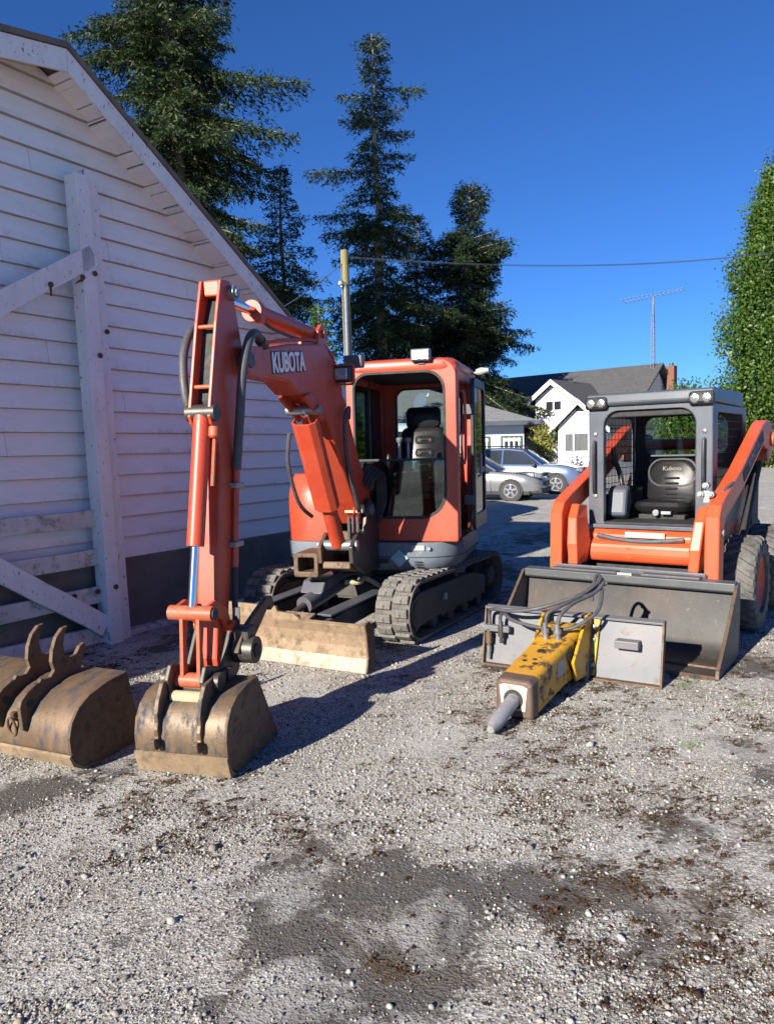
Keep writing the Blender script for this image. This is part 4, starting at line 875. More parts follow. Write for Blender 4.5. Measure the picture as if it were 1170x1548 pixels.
tb = text_mesh('KUBOTA', .175, .002, .013, .80)
for me_, mt_, off in ((tb, BLK, .0965), (tm, WHT, .0995)):
    me_.materials.clear(); o = link('lettering', me_, mt_, boom)
    sl_ = .12      # text baseline follows the boom
    o.matrix_local = Matrix.Translation((2.47, LC + off, 2.225)) @ Matrix(((-cos(sl_), sin(sl_), 0, 0), (0, 0, 1, 0), (sin(sl_), cos(sl_), 0, 0), (0, 0, 0, 1)))
# boom cylinder with guard
c0, c1 = Vector((1.30, LC, .87)), Vector((1.98, LC, 1.94)); ax = (c1 - c0).normalized()
b = B(); b.tube([c0, c0 + ax * .55], .062, 18); H(b, 'boom_cylinder', OR, smooth=True)
b = B(); b.tube([c0 + ax * .5, c1], .034, 14); H(b, 'boom_cylinder_rod', CHR, smooth=True)
b = B(); n_ = Vector((ax.z, 0, -ax.x)); sec = [(-.095, -.02), (-.095, .05), (-.05, .085), (.05, .085), (.095, .05), (.095, -.02), (.085, -.02), (.083, .045), (.045, .075), (-.045, .075), (-.083, .045), (-.085, -.02)]
b.loft([[c0 + ax * t + Vector((0, l, 0)) + n_ * (h + .01) for l, h in sec] for t in (.40, 1.20)]); H(b, 'cylinder_guard', OR, bevel=.004)
b = B(); b.cyl(c1 - Vector((0, .13, 0)), c1 + Vector((0, .13, 0)), .035, 12); H(b, 'pivot_pin', GALV, smooth=True)
# arm cylinder
a0, a1 = Vector((1.74, LC, 2.515)), Vector((3.20, LC, 2.515)); ax = (a1 - a0).normalized()
b = B(); b.tube([a0, a0 + ax * 1.02], .052, 18); b.lathe([(1.0, .052), (1.0, .066), (1.07, .066), (1.07, .03)], a0, ax, 18); acyl = H(b, 'arm_cylinder', OR, smooth=True)
b = B(); b.tube([a0 + ax * 1.0, a1], .030, 14); H(b, 'arm_cylinder_rod', CHR, smooth=True)
for s_ in (-1, 1):
    b = B(); b.prism([(1.62, 2.38), (1.86, 2.40), (1.83, 2.53), (1.76, 2.585), (1.69, 2.57), (1.64, 2.47)], LC + s_ * .065 - .014, LC + s_ * .065 + .014, 'y'); b.build('cylinder_lug', OR, boom, bevel=.005)
b = B(); b.cyl((1.74, LC - .1, 2.515), (1.74, LC + .1, 2.515), .03, 12); b.build('lug_pin', ORW, boom, smooth=True)
b = B(); b.tube([(2.72, LC + .03, 2.47), (2.60, LC + .05, 2.43), (2.2, LC + .05, 2.425), (1.95, LC + .05, 2.44)], .012, 8, 4); b.build('cylinder_pipe', DKST, boom, smooth=True)
b = B(); b.box((2.78, LC + .04, 2.47), (.07, .05, .06)); b.build('hose_port', OR, boom, bevel=.01)
# boom top pipes and hoses
b = B(); b.tube([(2.86, LC + .06, 2.31), (2.3, LC + .06, 2.40), (1.9, LC + .06, 2.45), (1.66, LC + .07, 2.43), (1.50, LC + .075, 2.34), (1.36, LC + .08, 2.12)], .014, 8, 4); b.build('boom_pipe', OR, boom, smooth=True)
b = B(); b.tube([(2.86, LC + .09, 2.30), (3.02, LC + .12, 2.34), (3.16, LC + .14, 2.28), (3.25, LC + .135, 2.08), (3.27, LC + .12, 1.86), (3.28, LC + .09, 1.55)], .026, 10, 6); b.build('arm_hose', HOSE, boom, smooth=True)
b = B(); b.cyl((2.84, LC + .09, 2.295), (2.92, LC + .10, 2.315), .034, 10); b.build('hose_fitting', DKST, boom, smooth=True)
b = B(); b.tube([(3.0, LC - .12, 2.3), (3.2, LC - .17, 2.36), (3.38, LC - .15, 2.2), (3.44, LC - .12, 1.98), (3.43, LC - .09, 1.85)], .024, 10, 6); b.build('arm_hose', HOSE, boom, smooth=True)
b = B(); b.tube([(1.30, LC + .12, 1.90), (1.38, LC + .15, 1.98), (1.46, LC + .14, 1.86), (1.36, LC + .12, 1.55), (1.12, LC + .11, 1.22), (1.02, LC + .1, 1.1)], .018, 8, 5); b.build('boom_hose', HOSE, boom, smooth=True)
b = B(); b.tube([(1.95, LC - .13, 1.78), (1.9, LC - .17, 1.55), (1.72, LC - .17, 1.25), (1.52, LC - .14, 1.12)], .016, 8, 5); b.build('boom_hose', HOSE, boom, smooth=True)
for k in range(4): b = B(); b.tube([(.86, .06 + k * .022, 1.36 - k * .02), (.80, .11 + k * .022, 1.50 - k * .03), (.66, .14 + k * .022, 1.42), (.60, .13 + k * .022, 1.15), (.66, .06 + k * .02, .95)], .016, 8, 4); H(b, 'hydraulic_hose', RUB, smooth=True)
for k in range(3): b = B(); b.tube([(.95, LC - .02 + k * .04, 1.10), (1.0, LC + .0 + k * .04, .98), (.98, LC + k * .04, .72)], .015, 8, 4); H(b, 'hydraulic_hose', HOSE, smooth=True)
b = B(); b.box((1.02, LC + .06, 1.14), (.06, .16, .07)); H(b, 'hose_clamp_block', CARD, bevel=.006)
b = B(); b.tube([(1.12, LC + .09, 1.16), (1.16, LC + .1, .96), (1.17, LC + .1, .93)], .011, 8); b.lathe([(0, .02), (.05, .02)], (1.17, LC + .1, .90), (0, 0, 1), 8); H(b, 'grease_pipe', OR, smooth=True)
# boom lamp
b = B(); b.box((1.50, LC + .15, 2.235), (.09, .14, .13)); lb = b.build('boom_lamp', BLK, boom, bevel=.02)
b = B(); b.box((1.552, LC + .15, 2.235), (.014, .10, .09)); b.build('lens', LAMP, lb, bevel=.006)
b = B(); o_, i_ = rr(LC + .06, 2.15, LC + .24, 2.32, .03, 3), rr(LC + .075, 2.165, LC + .225, 2.305, .02, 3); b.ring(o_, i_, 1.47, 1.50, 'x'); b.build('lamp_guard', OR, lb)
b = B(); b.box((1.36, LC + .20, 2.345), (.08, .16, .10)); b.build('lamp_body', GREY, lb, bevel=.015)
# ---- arm
front = [(3.27, 2.60), (3.33, 2.59), (3.40, 2.35), (3.50, 1.93), (3.52, 1.84), (3.50, 1.80)]
back = [(3.30, 1.60), (3.17, 1.66), (3.085, 2.09), (3.075, 2.17), (3.12, 2.32), (3.19, 2.56), (3.22, 2.60)]
for s_ in (-1, 1):
    b = B(); b.prism(front + [(3.46, 1.76), (3.42, 1.62), (3.36, 1.58)] + back, LC + s_ * .058 - .009, LC + s_ * .058 + .009, 'y'); p_ = H(b, 'arm_side_plate', OR, bevel=.004)
b = B(); b.prism([(3.17, 1.69), (3.41, 1.72), (3.475, 1.15), (3.515, .83), (3.555, .53), (3.54, .40), (3.49, .37), (3.44, .42), (3.395, .75), (3.325, 1.125), (3.20, 1.55)], LC - .066, LC + .066, 'y'); arm = H(b, 'arm', OR, bevel=.012)
b = B(); b.box((3.27, LC, 2.55), (.10, .10, .09)); b.build('arm_top_block', OR, arm, bevel=.01)
b = B(); b.prism([(3.13, 2.10), (3.20, 2.50), (3.27, 2.50), (3.34, 2.33), (3.43, 1.93), (3.40, 1.72), (3.22, 1.70)], LC - .0485, LC + .0485, 'y'); b.build('arm_inner_shade_fill', BLKM, arm)  # added fill between the plates; matt black for dark interior plus painted-in shadow
for (u, z) in ((3.385, 2.33), (3.46, 2.0)): b = B(); b.cyl((u, LC - .06, z), (u, LC + .06, z), .012, 10); b.build('cross_rod', ORW, arm, smooth=True)
b = B(); b.cyl((3.22, LC - .09, 2.535), (3.22, LC + .10, 2.535), .042, 16); b.cyl((3.22, LC + .1, 2.535), (3.22, LC + .115, 2.535), .026, 8); b.build('arm_end_pin', GALV, arm, smooth=True)
# bucket cylinder on the front of the arm
k0, k1 = Vector((3.475, LC, 1.86)), Vector((3.685, LC, .81)); ax = (k1 - k0).normalized()
b = B(); b.cyl((3.475, LC - .085, 1.86), (3.475, LC + .085, 1.86), .046, 16); H(b, 'cylinder_eye', DKST, smooth=True)
b = B(); b.tube([k0 + ax * .02, k0 + ax * .72], .047, 20); bcy = H(b, 'bucket_cylinder', OR, smooth=True)
b = B(); b.tube([k0 + ax * .70, k1], .024, 14); H(b, 'bucket_cylinder_rod', CHR, smooth=True)
b = B(); b.tube([k0 + ax * .12 + Vector((-.01, .075, 0)), k0 + ax * .40 + Vector((-.02, .072, 0))], .012, 8); b.lathe([(0, .03), (.05, .03), (.06, .02)], k0 + ax * .08 + Vector((0, .075, 0)), ax, 10); H(b, 'cylinder_port_pipe', ORW, smooth=True)
# arm side pipes
b = B(); b.tube([(3.27, LC + .085, 1.55), (3.30, LC + .083, 1.3), (3.335, LC + .083, 1.0)], .02, 8); b.build('arm_pipe', OR, arm, smooth=True)
b = B(); b.tube([(3.335, LC + .083, 1.0), (3.37, LC + .09, .8), (3.40, LC + .11, .66)], .018, 8); b.build('arm_pipe_hose', RUB, arm, smooth=True)
for z, u in ((1.46, 3.275), (1.13, 3.315)): b = B(); b.box((u, LC + .085, z), (.10, .05, .03)); b.build('pipe_clamp', GALV, arm, bevel=.004)
b = B(); b.cyl((3.375, LC + .1, .78), (3.39, LC + .1, .60), .022, 12); b.build('thumb_cylinder_rod', CHR, arm, smooth=True)
# bucket linkage
b = B(); b.cyl((3.685, LC - .125, .81), (3.685, LC + .125, .81), .040, 18); lk = H(b, 'link_pin', ORW, smooth=True)
b = B(); b.cyl((3.685, LC + .125, .81), (3.685, LC + .137, .81), .030, 14); b.build('pin_cap', BLKM, lk)
for s_ in (-1, 1):
    b = B(); b.prism([(3.655, .80), (3.715, .80), (3.725, .60), (3.735, .44), (3.68, .44), (3.69, .62)], LC + s_ * .048 - .011, LC + s_ * .048 + .011, 'y'); H(b, 'bucket_link', ORW, bevel=.004)
    b = B(); b.prism([(3.70, .845), (3.60, .865), (3.48, .80), (3.43, .70), (3.46, .66), (3.53, .74), (3.62, .79), (3.70, .775)], LC + s_ * .086 - .012, LC + s_ * .086 + .012, 'y'); H(b, 'idler_link', OR, bevel=.004)
b = B(); b.cyl((3.45, LC - .11, .69), (3.45, LC + .12, .69), .035, 14); H(b, 'pivot_pin', OR, smooth=True)
# quick coupler
cp = [(3.40, .36), (3.46, .54), (3.50, .66), (3.46, .70), (3.40, .62), (3.33, .52)]
cpl = [(3.78, .40), (3.80, .48), (3.76, .55), (3.70, .54), (3.58, .50), (3.47, .68), (3.40, .70), (3.36, .62), (3.38, .44), (3.48, .36), (3.66, .35), (3.74, .36)]
for s_ in (-1, 1):
    b = B(); b.prism(cpl, LC + s_ * .10 - .012, LC + s_ * .10 + .012, 'y'); H(b, 'coupler_plate', DKST, bevel=.005)
b = B(); b.cyl((3.70, LC - .15, .455), (3.70, LC + .15, .455), .040, 18); H(b, 'coupler_pin', ORW, smooth=True)
for s_ in (-1, 1):
    b = B(); b.cyl((3.70, LC + s_ * .115, .455), (3.70, LC + s_ * .165, .455), .050, 18); H(b, 'pin_collar', DKST, smooth=True)
    b = B(); b.cyl((3.56, LC + s_ * .11, .45), (3.56, LC + s_ * .15, .45), .042, 16); H(b, 'pin_collar', DKST, smooth=True)
b = B(); b.cyl((3.50, LC - .13, .44), (3.50, LC + .13, .44), .04, 16); H(b, 'coupler_pin', DKST, smooth=True)
b = B(); b.cyl((3.76, LC - .09, .385), (3.76, LC + .09, .385), .032, 14); H(b, 'coupler_bar', CARD, smooth=True)
b = B(); b.box((3.58, LC, .40), (.26, .18, .05)); H(b, 'coupler_body', DKST, bevel=.01)
# thumb
tb_ = [(3.42, .50), (3.52, .56), (3.45, .66), (3.36, .70), (3.26, .74), (3.12, .79), (3.05, .785), (3.02, .72), (3.07, .70), (3.10, .735), (3.20, .665), (3.30, .60), (3.36, .52)]
b = B(); b.prism(tb_, LC + .145, LC + .175, 'y'); th = H(b, 'thumb', RUST, bevel=.006)
b = B(); b.cyl((3.42, LC + .12, .555), (3.42, LC + .235, .555), .075, 20); b.build('thumb_hub', DKST, th, smooth=True)
b = B(); b.cyl((3.42, LC + .23, .555), (3.42, LC + .243, .555), .038, 16); b.build('thumb_pin', BLKM, th)
b = B(); b.box((3.41, LC + .16, .64), (.10, .1, .09)); b.build('thumb_clevis', DKST, th, bevel=.015)
# ---- attached bucket
def bucket(prof, y0, y1, H_, mat, side, t=.014):
    """open shell along profile + side plates"""
    n = len(prof); inn = []
    for i, (u, z) in enumerate(prof):
        a = prof[max(0, i - 1)]; c = prof[min(n - 1, i + 1)]; dx, dz = c[0] - a[0], c[1] - a[1]; l_ = sqrt(dx * dx + dz * dz); inn.append((u - dz / l_ * t, z + dx / l_ * t))
    b = B(); b.prism(prof + inn[::-1], y0, y1, 'y'); sh = H_(b, 'bucket_shell', mat)
    for y in (y0, y1):
        s_ = 1 if y > (y0 + y1) / 2 else -1
        b = B(); b.prism(prof, y - .008 + s_ * .006, y + .008 + s_ * .006, 'y'); H_(b, 'bucket_side_plate', side, bevel=.004)
    return sh
bp_ = [(3.24, .012), (3.5, .010), (3.68, .004), (3.77, .012), (3.835, .06), (3.865, .13), (3.872, .21), (3.855, .29), (3.81, .355), (3.74, .40), (3.62, .425), (3.49, .43)]
sh = bucket(bp_, -.262, .235, lambda b, n, m_, **k: H(b, n, m_, **k), BKT, RUST)
sh.data.shade_smooth(); sh.data.set_sharp_from_angle(angle=radians(30))
b = B(); b.prism([(3.845, .012), (3.79, .005), (3.60, .0), (3.60, .003), (3.79, .010), (3.838, .06), (3.868, .125), (3.880, .12)], -.277, .250, 'y'); H(b, 'bucket_wear_plate', TAN)
b = B(); b.prism([(3.20, .0), (3.42, .0), (3.42, .018), (3.24, .018)], -.262, .235, 'y'); H(b, 'cutting_edge', EDGE)
for y in (-.135, .105):
    ear = [(3.60, .41), (3.74, .385), (3.835, .31), (3.86, .20), (3.885, .175), (3.905, .18), (3.90, .22), (3.888, .25), (3.905, .29), (3.90, .345), (3.875, .43), (3.81, .47), (3.70, .50), (3.60, .47)]
    ear = [(3.55, .42), (3.70, .39), (3.80, .34), (3.85, .27), (3.868, .16), (3.90, .145), (3.925, .165), (3.932, .205), (3.915, .215), (3.905, .19), (3.888, .21), (3.895, .25), (3.885, .285), (3.888, .33), (3.865, .40), (3.82, .47), (3.70, .50), (3.56, .48)]
    b = B(); b.prism(ear, y - .012, y + .012, 'y'); H(b, 'bucket_ear', BKT, bevel=.004)

# ================================================================== WIDE BUCKET (loose)
wbk = thing('ditching_bucket', 'wide rusty brown ditching bucket with two hooked ears lying beside the barn', 'bucket', (-1.93, 4.20, 0), heading(radians(24)))
wp_ = [(-.235, .012), (.0, .010), (.12, .004), (.20, .015), (.262, .06), (.292, .125), (.297, .20), (.275, .275), (.225, .34), (.15, .385), (.02, .42), (-.13, .435)]
sh = bucket(wp_, -.60, .42, lambda b, n, m_, **k: b.build(n, m_, wbk, **k), BKT, RUST); sh.data.shade_smooth(); sh.data.set_sharp_from_angle(angle=radians(30))
b = B(); b.prism([(.215, .008), (.0, .0), (.0, .006), (.205, .018), (.266, .06), (.294, .11), (.305, .10), (.28, .045)], -.615, .435, 'y'); b.build('wear_plate', TAN, wbk)
b = B(); b.prism([(-.27, .0), (-.05, .0), (-.05, .018), (-.235, .018)], -.60, .42, 'y'); b.build('cutting_edge', EDGE, wbk)
for y in (-.06, .125):
    ear = [(.288, .19), (.27, .27), (.215, .335), (.14, .375), (.0, .405), (-.08, .415), (-.10, .50), (-.135, .545), (-.12, .58), (-.085, .565), (-.055, .525), (-.02, .515), (.02, .54), (.03, .60), (.015, .665), (-.01, .70), (.03, .695), (.075, .655), (.105, .59), (.115, .525), (.10, .475), (.13, .445), (.175, .445), (.19, .455), (.205, .435), (.225, .435), (.285, .405), (.325, .37), (.335, .34), (.325, .22)]
    b = B(); b.prism(ear, y - .013, y + .013, 'y'); e_ = b.build('ear', RUST, wbk, bevel=.004)
    b = B(); b.cyl((.27, y - .0145, .345), (.27, y + .0145, .345), .022, 14); b.build('pin_hole', BLKM, e_)
b = B(); cpts = [(.305 + .01 * cos(t), (.032) + .028 * sin(t), .215 + .05 * cos(t)) for t in np.linspace(0, 2 * pi, 17)]; b.tube(cpts, .007, 8, cap=False); b.build('lifting_ring', RUST, wbk, smooth=True)
b = B(); b.box((.285, .032, .268), (.03, .03, .05), ry=.4); b.build('ring_lug', RUST, wbk, bevel=.006)

# ================================================================== SKID STEER   local: x forward, y left, z up
SA = .6303
sk = thing('skid_steer_loader', 'orange skid steer loader with grey caged cab and wide bucket lowered', 'skid steer', (2.839, 7.349, 0), heading(SA))
def K(b, name, mat, parent=None, **k): return b.build(name, mat, sk if parent is None else parent, **k)
# tyres
def tyre(u, y0, y1, r, par):
    s = 1 if y1 > 0 else -1; yc = (y0 + y1) / 2; hw = abs(y1 - y0) / 2
    b = B(); b.lathe([(-hw, r * .62), (-hw, r * .80), (-hw * .9, r * .90), (-hw * .6, r * .93), (hw * .6, r * .93), (hw * .9, r * .90), (hw, r * .80), (hw, r * .62), (hw * .7, r * .58), (-hw * .7, r * .58)], (u, yc, r), (0, 1, 0), 40)
    wh = K(b, 'wheel', TYR, smooth=True)
    b = B(); b.lathe([(-hw * .55, r * .60), (hw * .72, r * .61), (hw * .80, r * .58), (hw * .55, r * .50), (hw * .42, r * .22), (hw * .58, r * .20), (hw * .58, .01)] if s > 0 else [(hw * .55, r * .60), (-hw * .72, r * .61), (-hw * .8, r * .58), (-hw * .55, r * .5), (-hw * .42, r * .22), (-hw * .58, r * .2), (-hw * .58, .01)], (u, yc, r), (0, 1, 0), 28); b.build('rim', ORS, wh, smooth=True)
    N = 22
    for i in range(N):
        for side in (-1, 1):
            t = 2 * pi * (i + (.5 if side > 0 else 0)) / N; b = B(); loops = []
            for k in range(5):
                f = k / 4; y = yc + side * hw * (.02 + .98 * f); rad = r * (.985 if f < .9 else .93); ri = r * .88 if f < .8 else r * .80; tt = t + .20 * (1 - f) ** 1.2; wd = .052 + .012 * f
                loops.append([(u + rad * sin(tt - wd), y, r - rad * cos(tt - wd)), (u + rad * sin(tt + wd), y, r - rad * cos(tt + wd)), (u + ri * sin(tt + wd * 1.25), y, r - ri * cos(tt + wd * 1.25)), (u + ri * sin(tt - wd * 1.25), y, r - ri * cos(tt - wd * 1.25))])
            b.loft(loops); b.build('tread_lug', TYR, wh, bevel=.004)
for u in (.55, -.50):
    tyre(u, .585, .865, .415, sk); tyre(u, -.865, -.585, .415, sk)
# chassis
b = B(); b.prism([(.95, .24), (1.0, .45), (.98, .62), (-.95, .85), (-1.15, .8), (-1.2, .32), (-1.0, .22)], -.55, .55, 'y'); K(b, 'chassis', BLKM, bevel=.02)
b = B(); b.prism([(.92, .60), (1.02, .60), (1.06, .70), (1.05, .84), (.98, .885), (.80, .89), (.80, .6)], -.50, .50, 'y'); K(b, 'front_crossmember', ORS, bevel=.02)
b = B(); b.prism([(1.0, .62), (1.10, .60), (1.14, .66), (1.13, .76), (1.06, .80), (1.0, .78)], -.60, .60, 'y'); K(b, 'torque_tube', ORS, bevel=.025)
b = B(); b.box((1.128, -.10, .69), (.012, .05, .10)); K(b, 'tube_lug', ORS, bevel=.004)
b = B(); b.box((.965, -.02, .905), (.11, .90, .035)); K(b, 'cab_step', GREY, bevel=.006)
b = B(); b.tube([(1.07, -.40, .83), (1.09, -.2, .80), (1.10, .05, .79), (1.09, .35, .82)], .022, 8, 4); K(b, 'front_hose', HOSE, smooth=True)
b = B(); b.box((1.072, .02, .845), (.02, .34, .05)); K(b, 'warning_decal', LABEL)
for s in (-1, 1):
    b = B(); b.prism([(-1.05, .55), (.75, .55), (.80, .95), (.2, 1.0), (-.5, 1.2), (-.95, 1.25), (-1.12, 1.0)], s * .50 - .03, s * .50 + .03, 'y'); K(b, 'side_panel', BLKM if s < 0 else ORW, bevel=.01)
    b = B(); b.prism([(-.62, .8), (-.95, .8), (-1.0, 1.55), (-.9, 1.72), (-.72, 1.74), (-.6, 1.6)], s * .53 - .03, s * .53 + .03, 'y'); K(b, 'rear_upright', BLKM, bevel=.012)
b = B(); b.prism([(-1.22, .35), (-.75, .35), (-.7, 1.3), (-.95, 1.42), (-1.2, 1.35)], -.52, .52, 'y'); K(b, 'engine_cover', ORS, bevel=.03)
# lift arms
arm_p = [(-.90, 1.64), (-.84, 1.77), (-.70, 1.835), (-.50, 1.835), (-.32, 1.79), (.62, 1.40), (1.22, 1.20), (1.36, 1.14), (1.42, 1.05), (1.44, .52), (1.28, .50), (1.25, .96), (1.19, 1.03), (1.0, 1.08), (.5, 1.24), (-.38, 1.60), (-.50, 1.56), (-.60, 1.46), (-.72, 1.44), (-.82, 1.52)]
for s in (-1, 1):
    b = B(); b.prism(arm_p, s * .645 - .055, s * .645 + .055, 'y'); la = K(b, 'lift_arm', ORS, bevel=.012)
    b = B(); b.prism([(-.30, 1.735), (.58, 1.375), (.52, 1.285), (-.36, 1.64)], s * .645 + s * .0565, s * .645 + s * .0595, 'y'); dc = b.build('dark_decal', BLKM, la)
    if s > 0:
        me_ = text_mesh('KUBOTA', .10, .001, .002, 1.25); me_.materials.clear(); o = link('lettering', me_, GREY, dc); q = math.atan2(.36, .88)
        o.matrix_local = Matrix.Translation((.11, .7055, 1.51)) @ Matrix(((-cos(q), sin(q), 0, 0), (0, 0, 1, 0), (sin(q), cos(q), 0, 0), (0, 0, 0, 1)))
    b = B(); b.cyl((-.78, s * .57, 1.65), (-.78, s * .73, 1.65), .07, 18); b.build('rear_pivot', ORW, la, smooth=True)
    b = B(); b.cyl((-.55, s * .60, 1.50), (-.55, s * .71, 1.50), .06, 16); b.build('pivot_boss', ORW, la, smooth=True)
    # inner tapered tower that guards the tilt cylinder
    b = B(); b.loft([[(1.18, s * .50 - .045, .60), (1.40, s * .50 - .04, .60), (1.40, s * .50 + .04, .60), (1.18, s * .50 + .045, .60)], [(1.14, s * .51 - .075, .78), (1.40, s * .51 - .045, .78), (1.40, s * .51 + .045, .78), (1.14, s * .51 + .075, .78)], [(1.12, s * .53 - .07, 1.0), (1.34, s * .53 - .04, 1.0), (1.34, s * .53 + .04, 1.0), (1.12, s * .53 + .06, 1.0)], [(1.05, s * .54 - .05, 1.10), (1.24, s * .54 - .035, 1.12), (1.24, s * .54 + .035, 1.12), (1.05, s * .54 + .04, 1.10)]])
    K(b, 'tilt_cylinder_guard', ORS, bevel=.012)
    b = B(); b.cyl((1.30, s * .50, .64), (1.36, s * .50, .44), .042, 16); K(b, 'tilt_cylinder', GALV, smooth=True)
    b = B(); b.cyl((1.31, s * .70, .92), (1.31, s * .712, .92), .03, 12); b.build('arm_bolt', GALV, la)
    b = B(); b.cyl((.2, s * .60, .60), (-.72, s * .60, 1.45), .04, 14); K(b, 'lift_cylinder', BLKM, smooth=True)
b = B(); b.cyl((-.70, -.6, 1.62), (-.70, .6, 1.62), .06, 16); K(b, 'arm_cross_tube', ORS, smooth=True)
b = B(); b.box((1.22, .56, 1.20), (.05, .05, .10)); K(b, 'coupler_block', LABEL, bevel=.006)
for z, y in ((1.29, .56), (1.22, .60), (1.22, .52)): b = B(); b.cyl((1.20, y, z), (1.28, y, z), .026, 12); b.cyl((1.28, y, z), (1.30, y, z), .016, 10); K(b, 'hydraulic_coupler', GALV, smooth=True)
b = B(); b.tube([(1.2, .56, 1.22), (1.12, .60, 1.15), (1.1, .66, 1.24), (.95, .70, 1.30)], .014, 8, 4); K(b, 'coupler_hose', HOSE, smooth=True)
# ROPS cab
RF, RB_, RW, RZ0, RZ1 = .93, -.22, .52, .90, 2.09
o_ = rr(-RW - .015, RZ0, RW + .015, RZ1 - .12, .02, 6); i_ = rr(-.395, RZ0 + .02, .395, 1.935, [.02, .14, .14, .02], 6)
b = B(); b.ring(o_, i_, RF - .07, RF, 'x'); K(b, 'cab_front_frame', GREY, bevel=.012)
b = B(); b.prism([(RB_ - .02, RZ1 - .13), (RF + .01, RZ1 - .115), (RF + .035, RZ1 - .09), (RF + .03, RZ1 - .015), (RF, RZ1), (RB_, RZ1 + .005)], -RW - .02, RW + .02, 'y'); K(b, 'cab_roof', GREY, bevel=.014)
b = B(); b.box((RF - .09, 0, 1.915), (.10, 2 * RW - .2, .08)); K(b, 'roof_header', BLKM, bevel=.01)
for s in (-1, 1):
    o_ = rr(RB_ - .18, RZ0, RF - .071, RZ1 - .131, .02, 5); i_ = rr(RB_ - .06, 1.16, RF - .17, RZ1 - .20, .06, 5)
    b = B(); b.ring(o_, i_, s * RW - .022, s * RW + .014, 'y'); sf = K(b, 'cab_side_frame', GREY, bevel=.008)
    for i in range(25):
        u = RB_ - .05 + i * (RF - .13 - RB_) / 25; b = B(); b.box((u, s * RW, 1.55), (.005, .005, .80)); b.build('mesh_wire', BLKM, sf)
    for i in range(11):
        z = 1.19 + i * .07; b = B(); b.box(((RF + RB_) / 2 - .115, s * RW + .006, z), (RF - RB_ - .12, .005, .006)); b.build('mesh_wire', BLKM, sf)
    b = B(); b.tube([(RF + .0, s * (RW - .05), 1.66), (RF + .035, s * (RW - .05), 1.62), (RF + .035, s * (RW - .05), 1.24), (RF + .0, s * (RW - .05), 1.2)], .016, 8, 3); K(b, 'grab_handle', BLK, smooth=True)
    for z in (1.73, 1.17): b = B(); b.lathe([(0, .022), (.012, .018), (.018, .004)], (RF, s * (RW - .05), z), (1, 0, 0), 12); K(b, 'bolt', GALV, smooth=True)
    # twin lamps
    for k, y in enumerate((.40, .495)):
        b = B(); b.lathe([(-.08, .042), (0, .049), (.012, .044)], (RF + .045, s * y, RZ1 - .085), (1, 0, 0), 18); lp = K(b, 'headlamp', BLK, smooth=True)
        b = B(); b.lathe([(.006, .040), (.016, .034), (.02, .01)], (RF + .045, s * y, RZ1 - .085), (1, 0, 0), 18); b.build('lens', LAMP, lp, smooth=True)
    b = B(); b.box((RF + .03, s * .45, RZ1 - .085), (.06, .21, .115)); K(b, 'lamp_housing', BLK, bevel=.03)
o_ = rr(-RW + .023, RZ0, RW - .023, RZ1 - .132, .02, 5); i_ = rr(-.40, 1.52, .40, RZ1 - .19, .10, 5)
b = B(); b.ring(o_, i_, RB_ - .10, RB_ - .06, 'x'); K(b, 'cab_rear_wall', BLKM, bevel=.006)
b = B(); b.prism(i_, RB_ - .082, RB_ - .078, 'x'); K(b, 'rear_window', GLS)
b = B(); b.box((RB_ - .05, 0, 1.46), (.02, .7, .05)); K(b, 'vent_strip', GREY)
b = B(); b.box((.35, 0, .92), (1.1, .98, .03)); K(b, 'cab_floor', BLKM)
for s in (-1, 1): b = B(); b.prism([(-.1, .92), (.6, .92), (.55, 1.16), (-.1, 1.22)], s * .42 - .07, s * .42 + .07, 'y'); K(b, 'side_console', BLKM, bevel=.03)
b = B(); b.prism([(.62, .93), (.75, .98), (.70, 1.22), (.60, 1.26), (.52, 1.1)], -.44, -.26, 'y'); K(b, 'foot_guard', GREY, bevel=.03)
for s in (-1, 1):
    b = B(); b.tube([(.48, s * .36, 1.0), (.54, s * .36, 1.25), (.50, s * .40, 1.38), (.58, s * .42, 1.50), (.60, s * .42, 1.60)], [.018, .02, .024, .028, .026], 10, 4); b.lathe([(0, .02), (.03, .035), (.07, .02)], (.53, s * .36, 1.2), (0, 0, 1), 10); K(b, 'control_lever', BLK, smooth=True)
# seat
def scush(w_, d0, d1, th, nseg=8): return None
loops = []
for ins, dz in ((.05, 0), (.01, .035), (0, .07), (.015, .105), (.07, .125)):
    loops.append([(u, l, .98 + dz + .03 * max(0, (u - .35))) for u, l in rr(.08 + ins, -.265 + ins, .56 - ins, .245 - ins, .10, 6)])
b = B(); b.loft(loops); K(b, 'seat_cushion', VINYL, smooth=True)
loops = []
for ins, du in ((.05, -.05), (.012, -.025), (0, .0), (.012, .03), (.05, .05)):
    loops.append([(.13 + du - .18 * (z - 1.05), l, z) for l, z in rr(-.255 + ins, 1.07 + ins, .235 - ins, 1.50 - ins, [.06, .16, .16, .06], 7)])
b = B(); b.loft(loops); sb2 = K(b, 'seat_backrest', VINYL, smooth=True)
for i in range(4):
    z = 1.15 + i * .05; b = B(); b.box((.185 - .18 * (z - 1.05), -.01, z), (.02, .10 + .015 * i, .022)); b.build('seat_rib', VINYL, sb2, bevel=.008)
b = B(); o_, i_ = rr(-.24, 1.22, .22, 1.49, .13, 6), rr(-.225, 1.235, .205, 1.475, .12, 6); b.ring(o_, i_, 0, .012, 'x'); pp_ = b.build('seat_piping', VINYL, sb2, smooth=True)
for v in pp_.data.vertices: v.co.x += .175 - .18 * (v.co.z - 1.05)
b = B(); b.box((.10, -.01, 1.515), (.05, .42, .02)); K(b, 'seat_top_trim', GREY, bevel=.008)
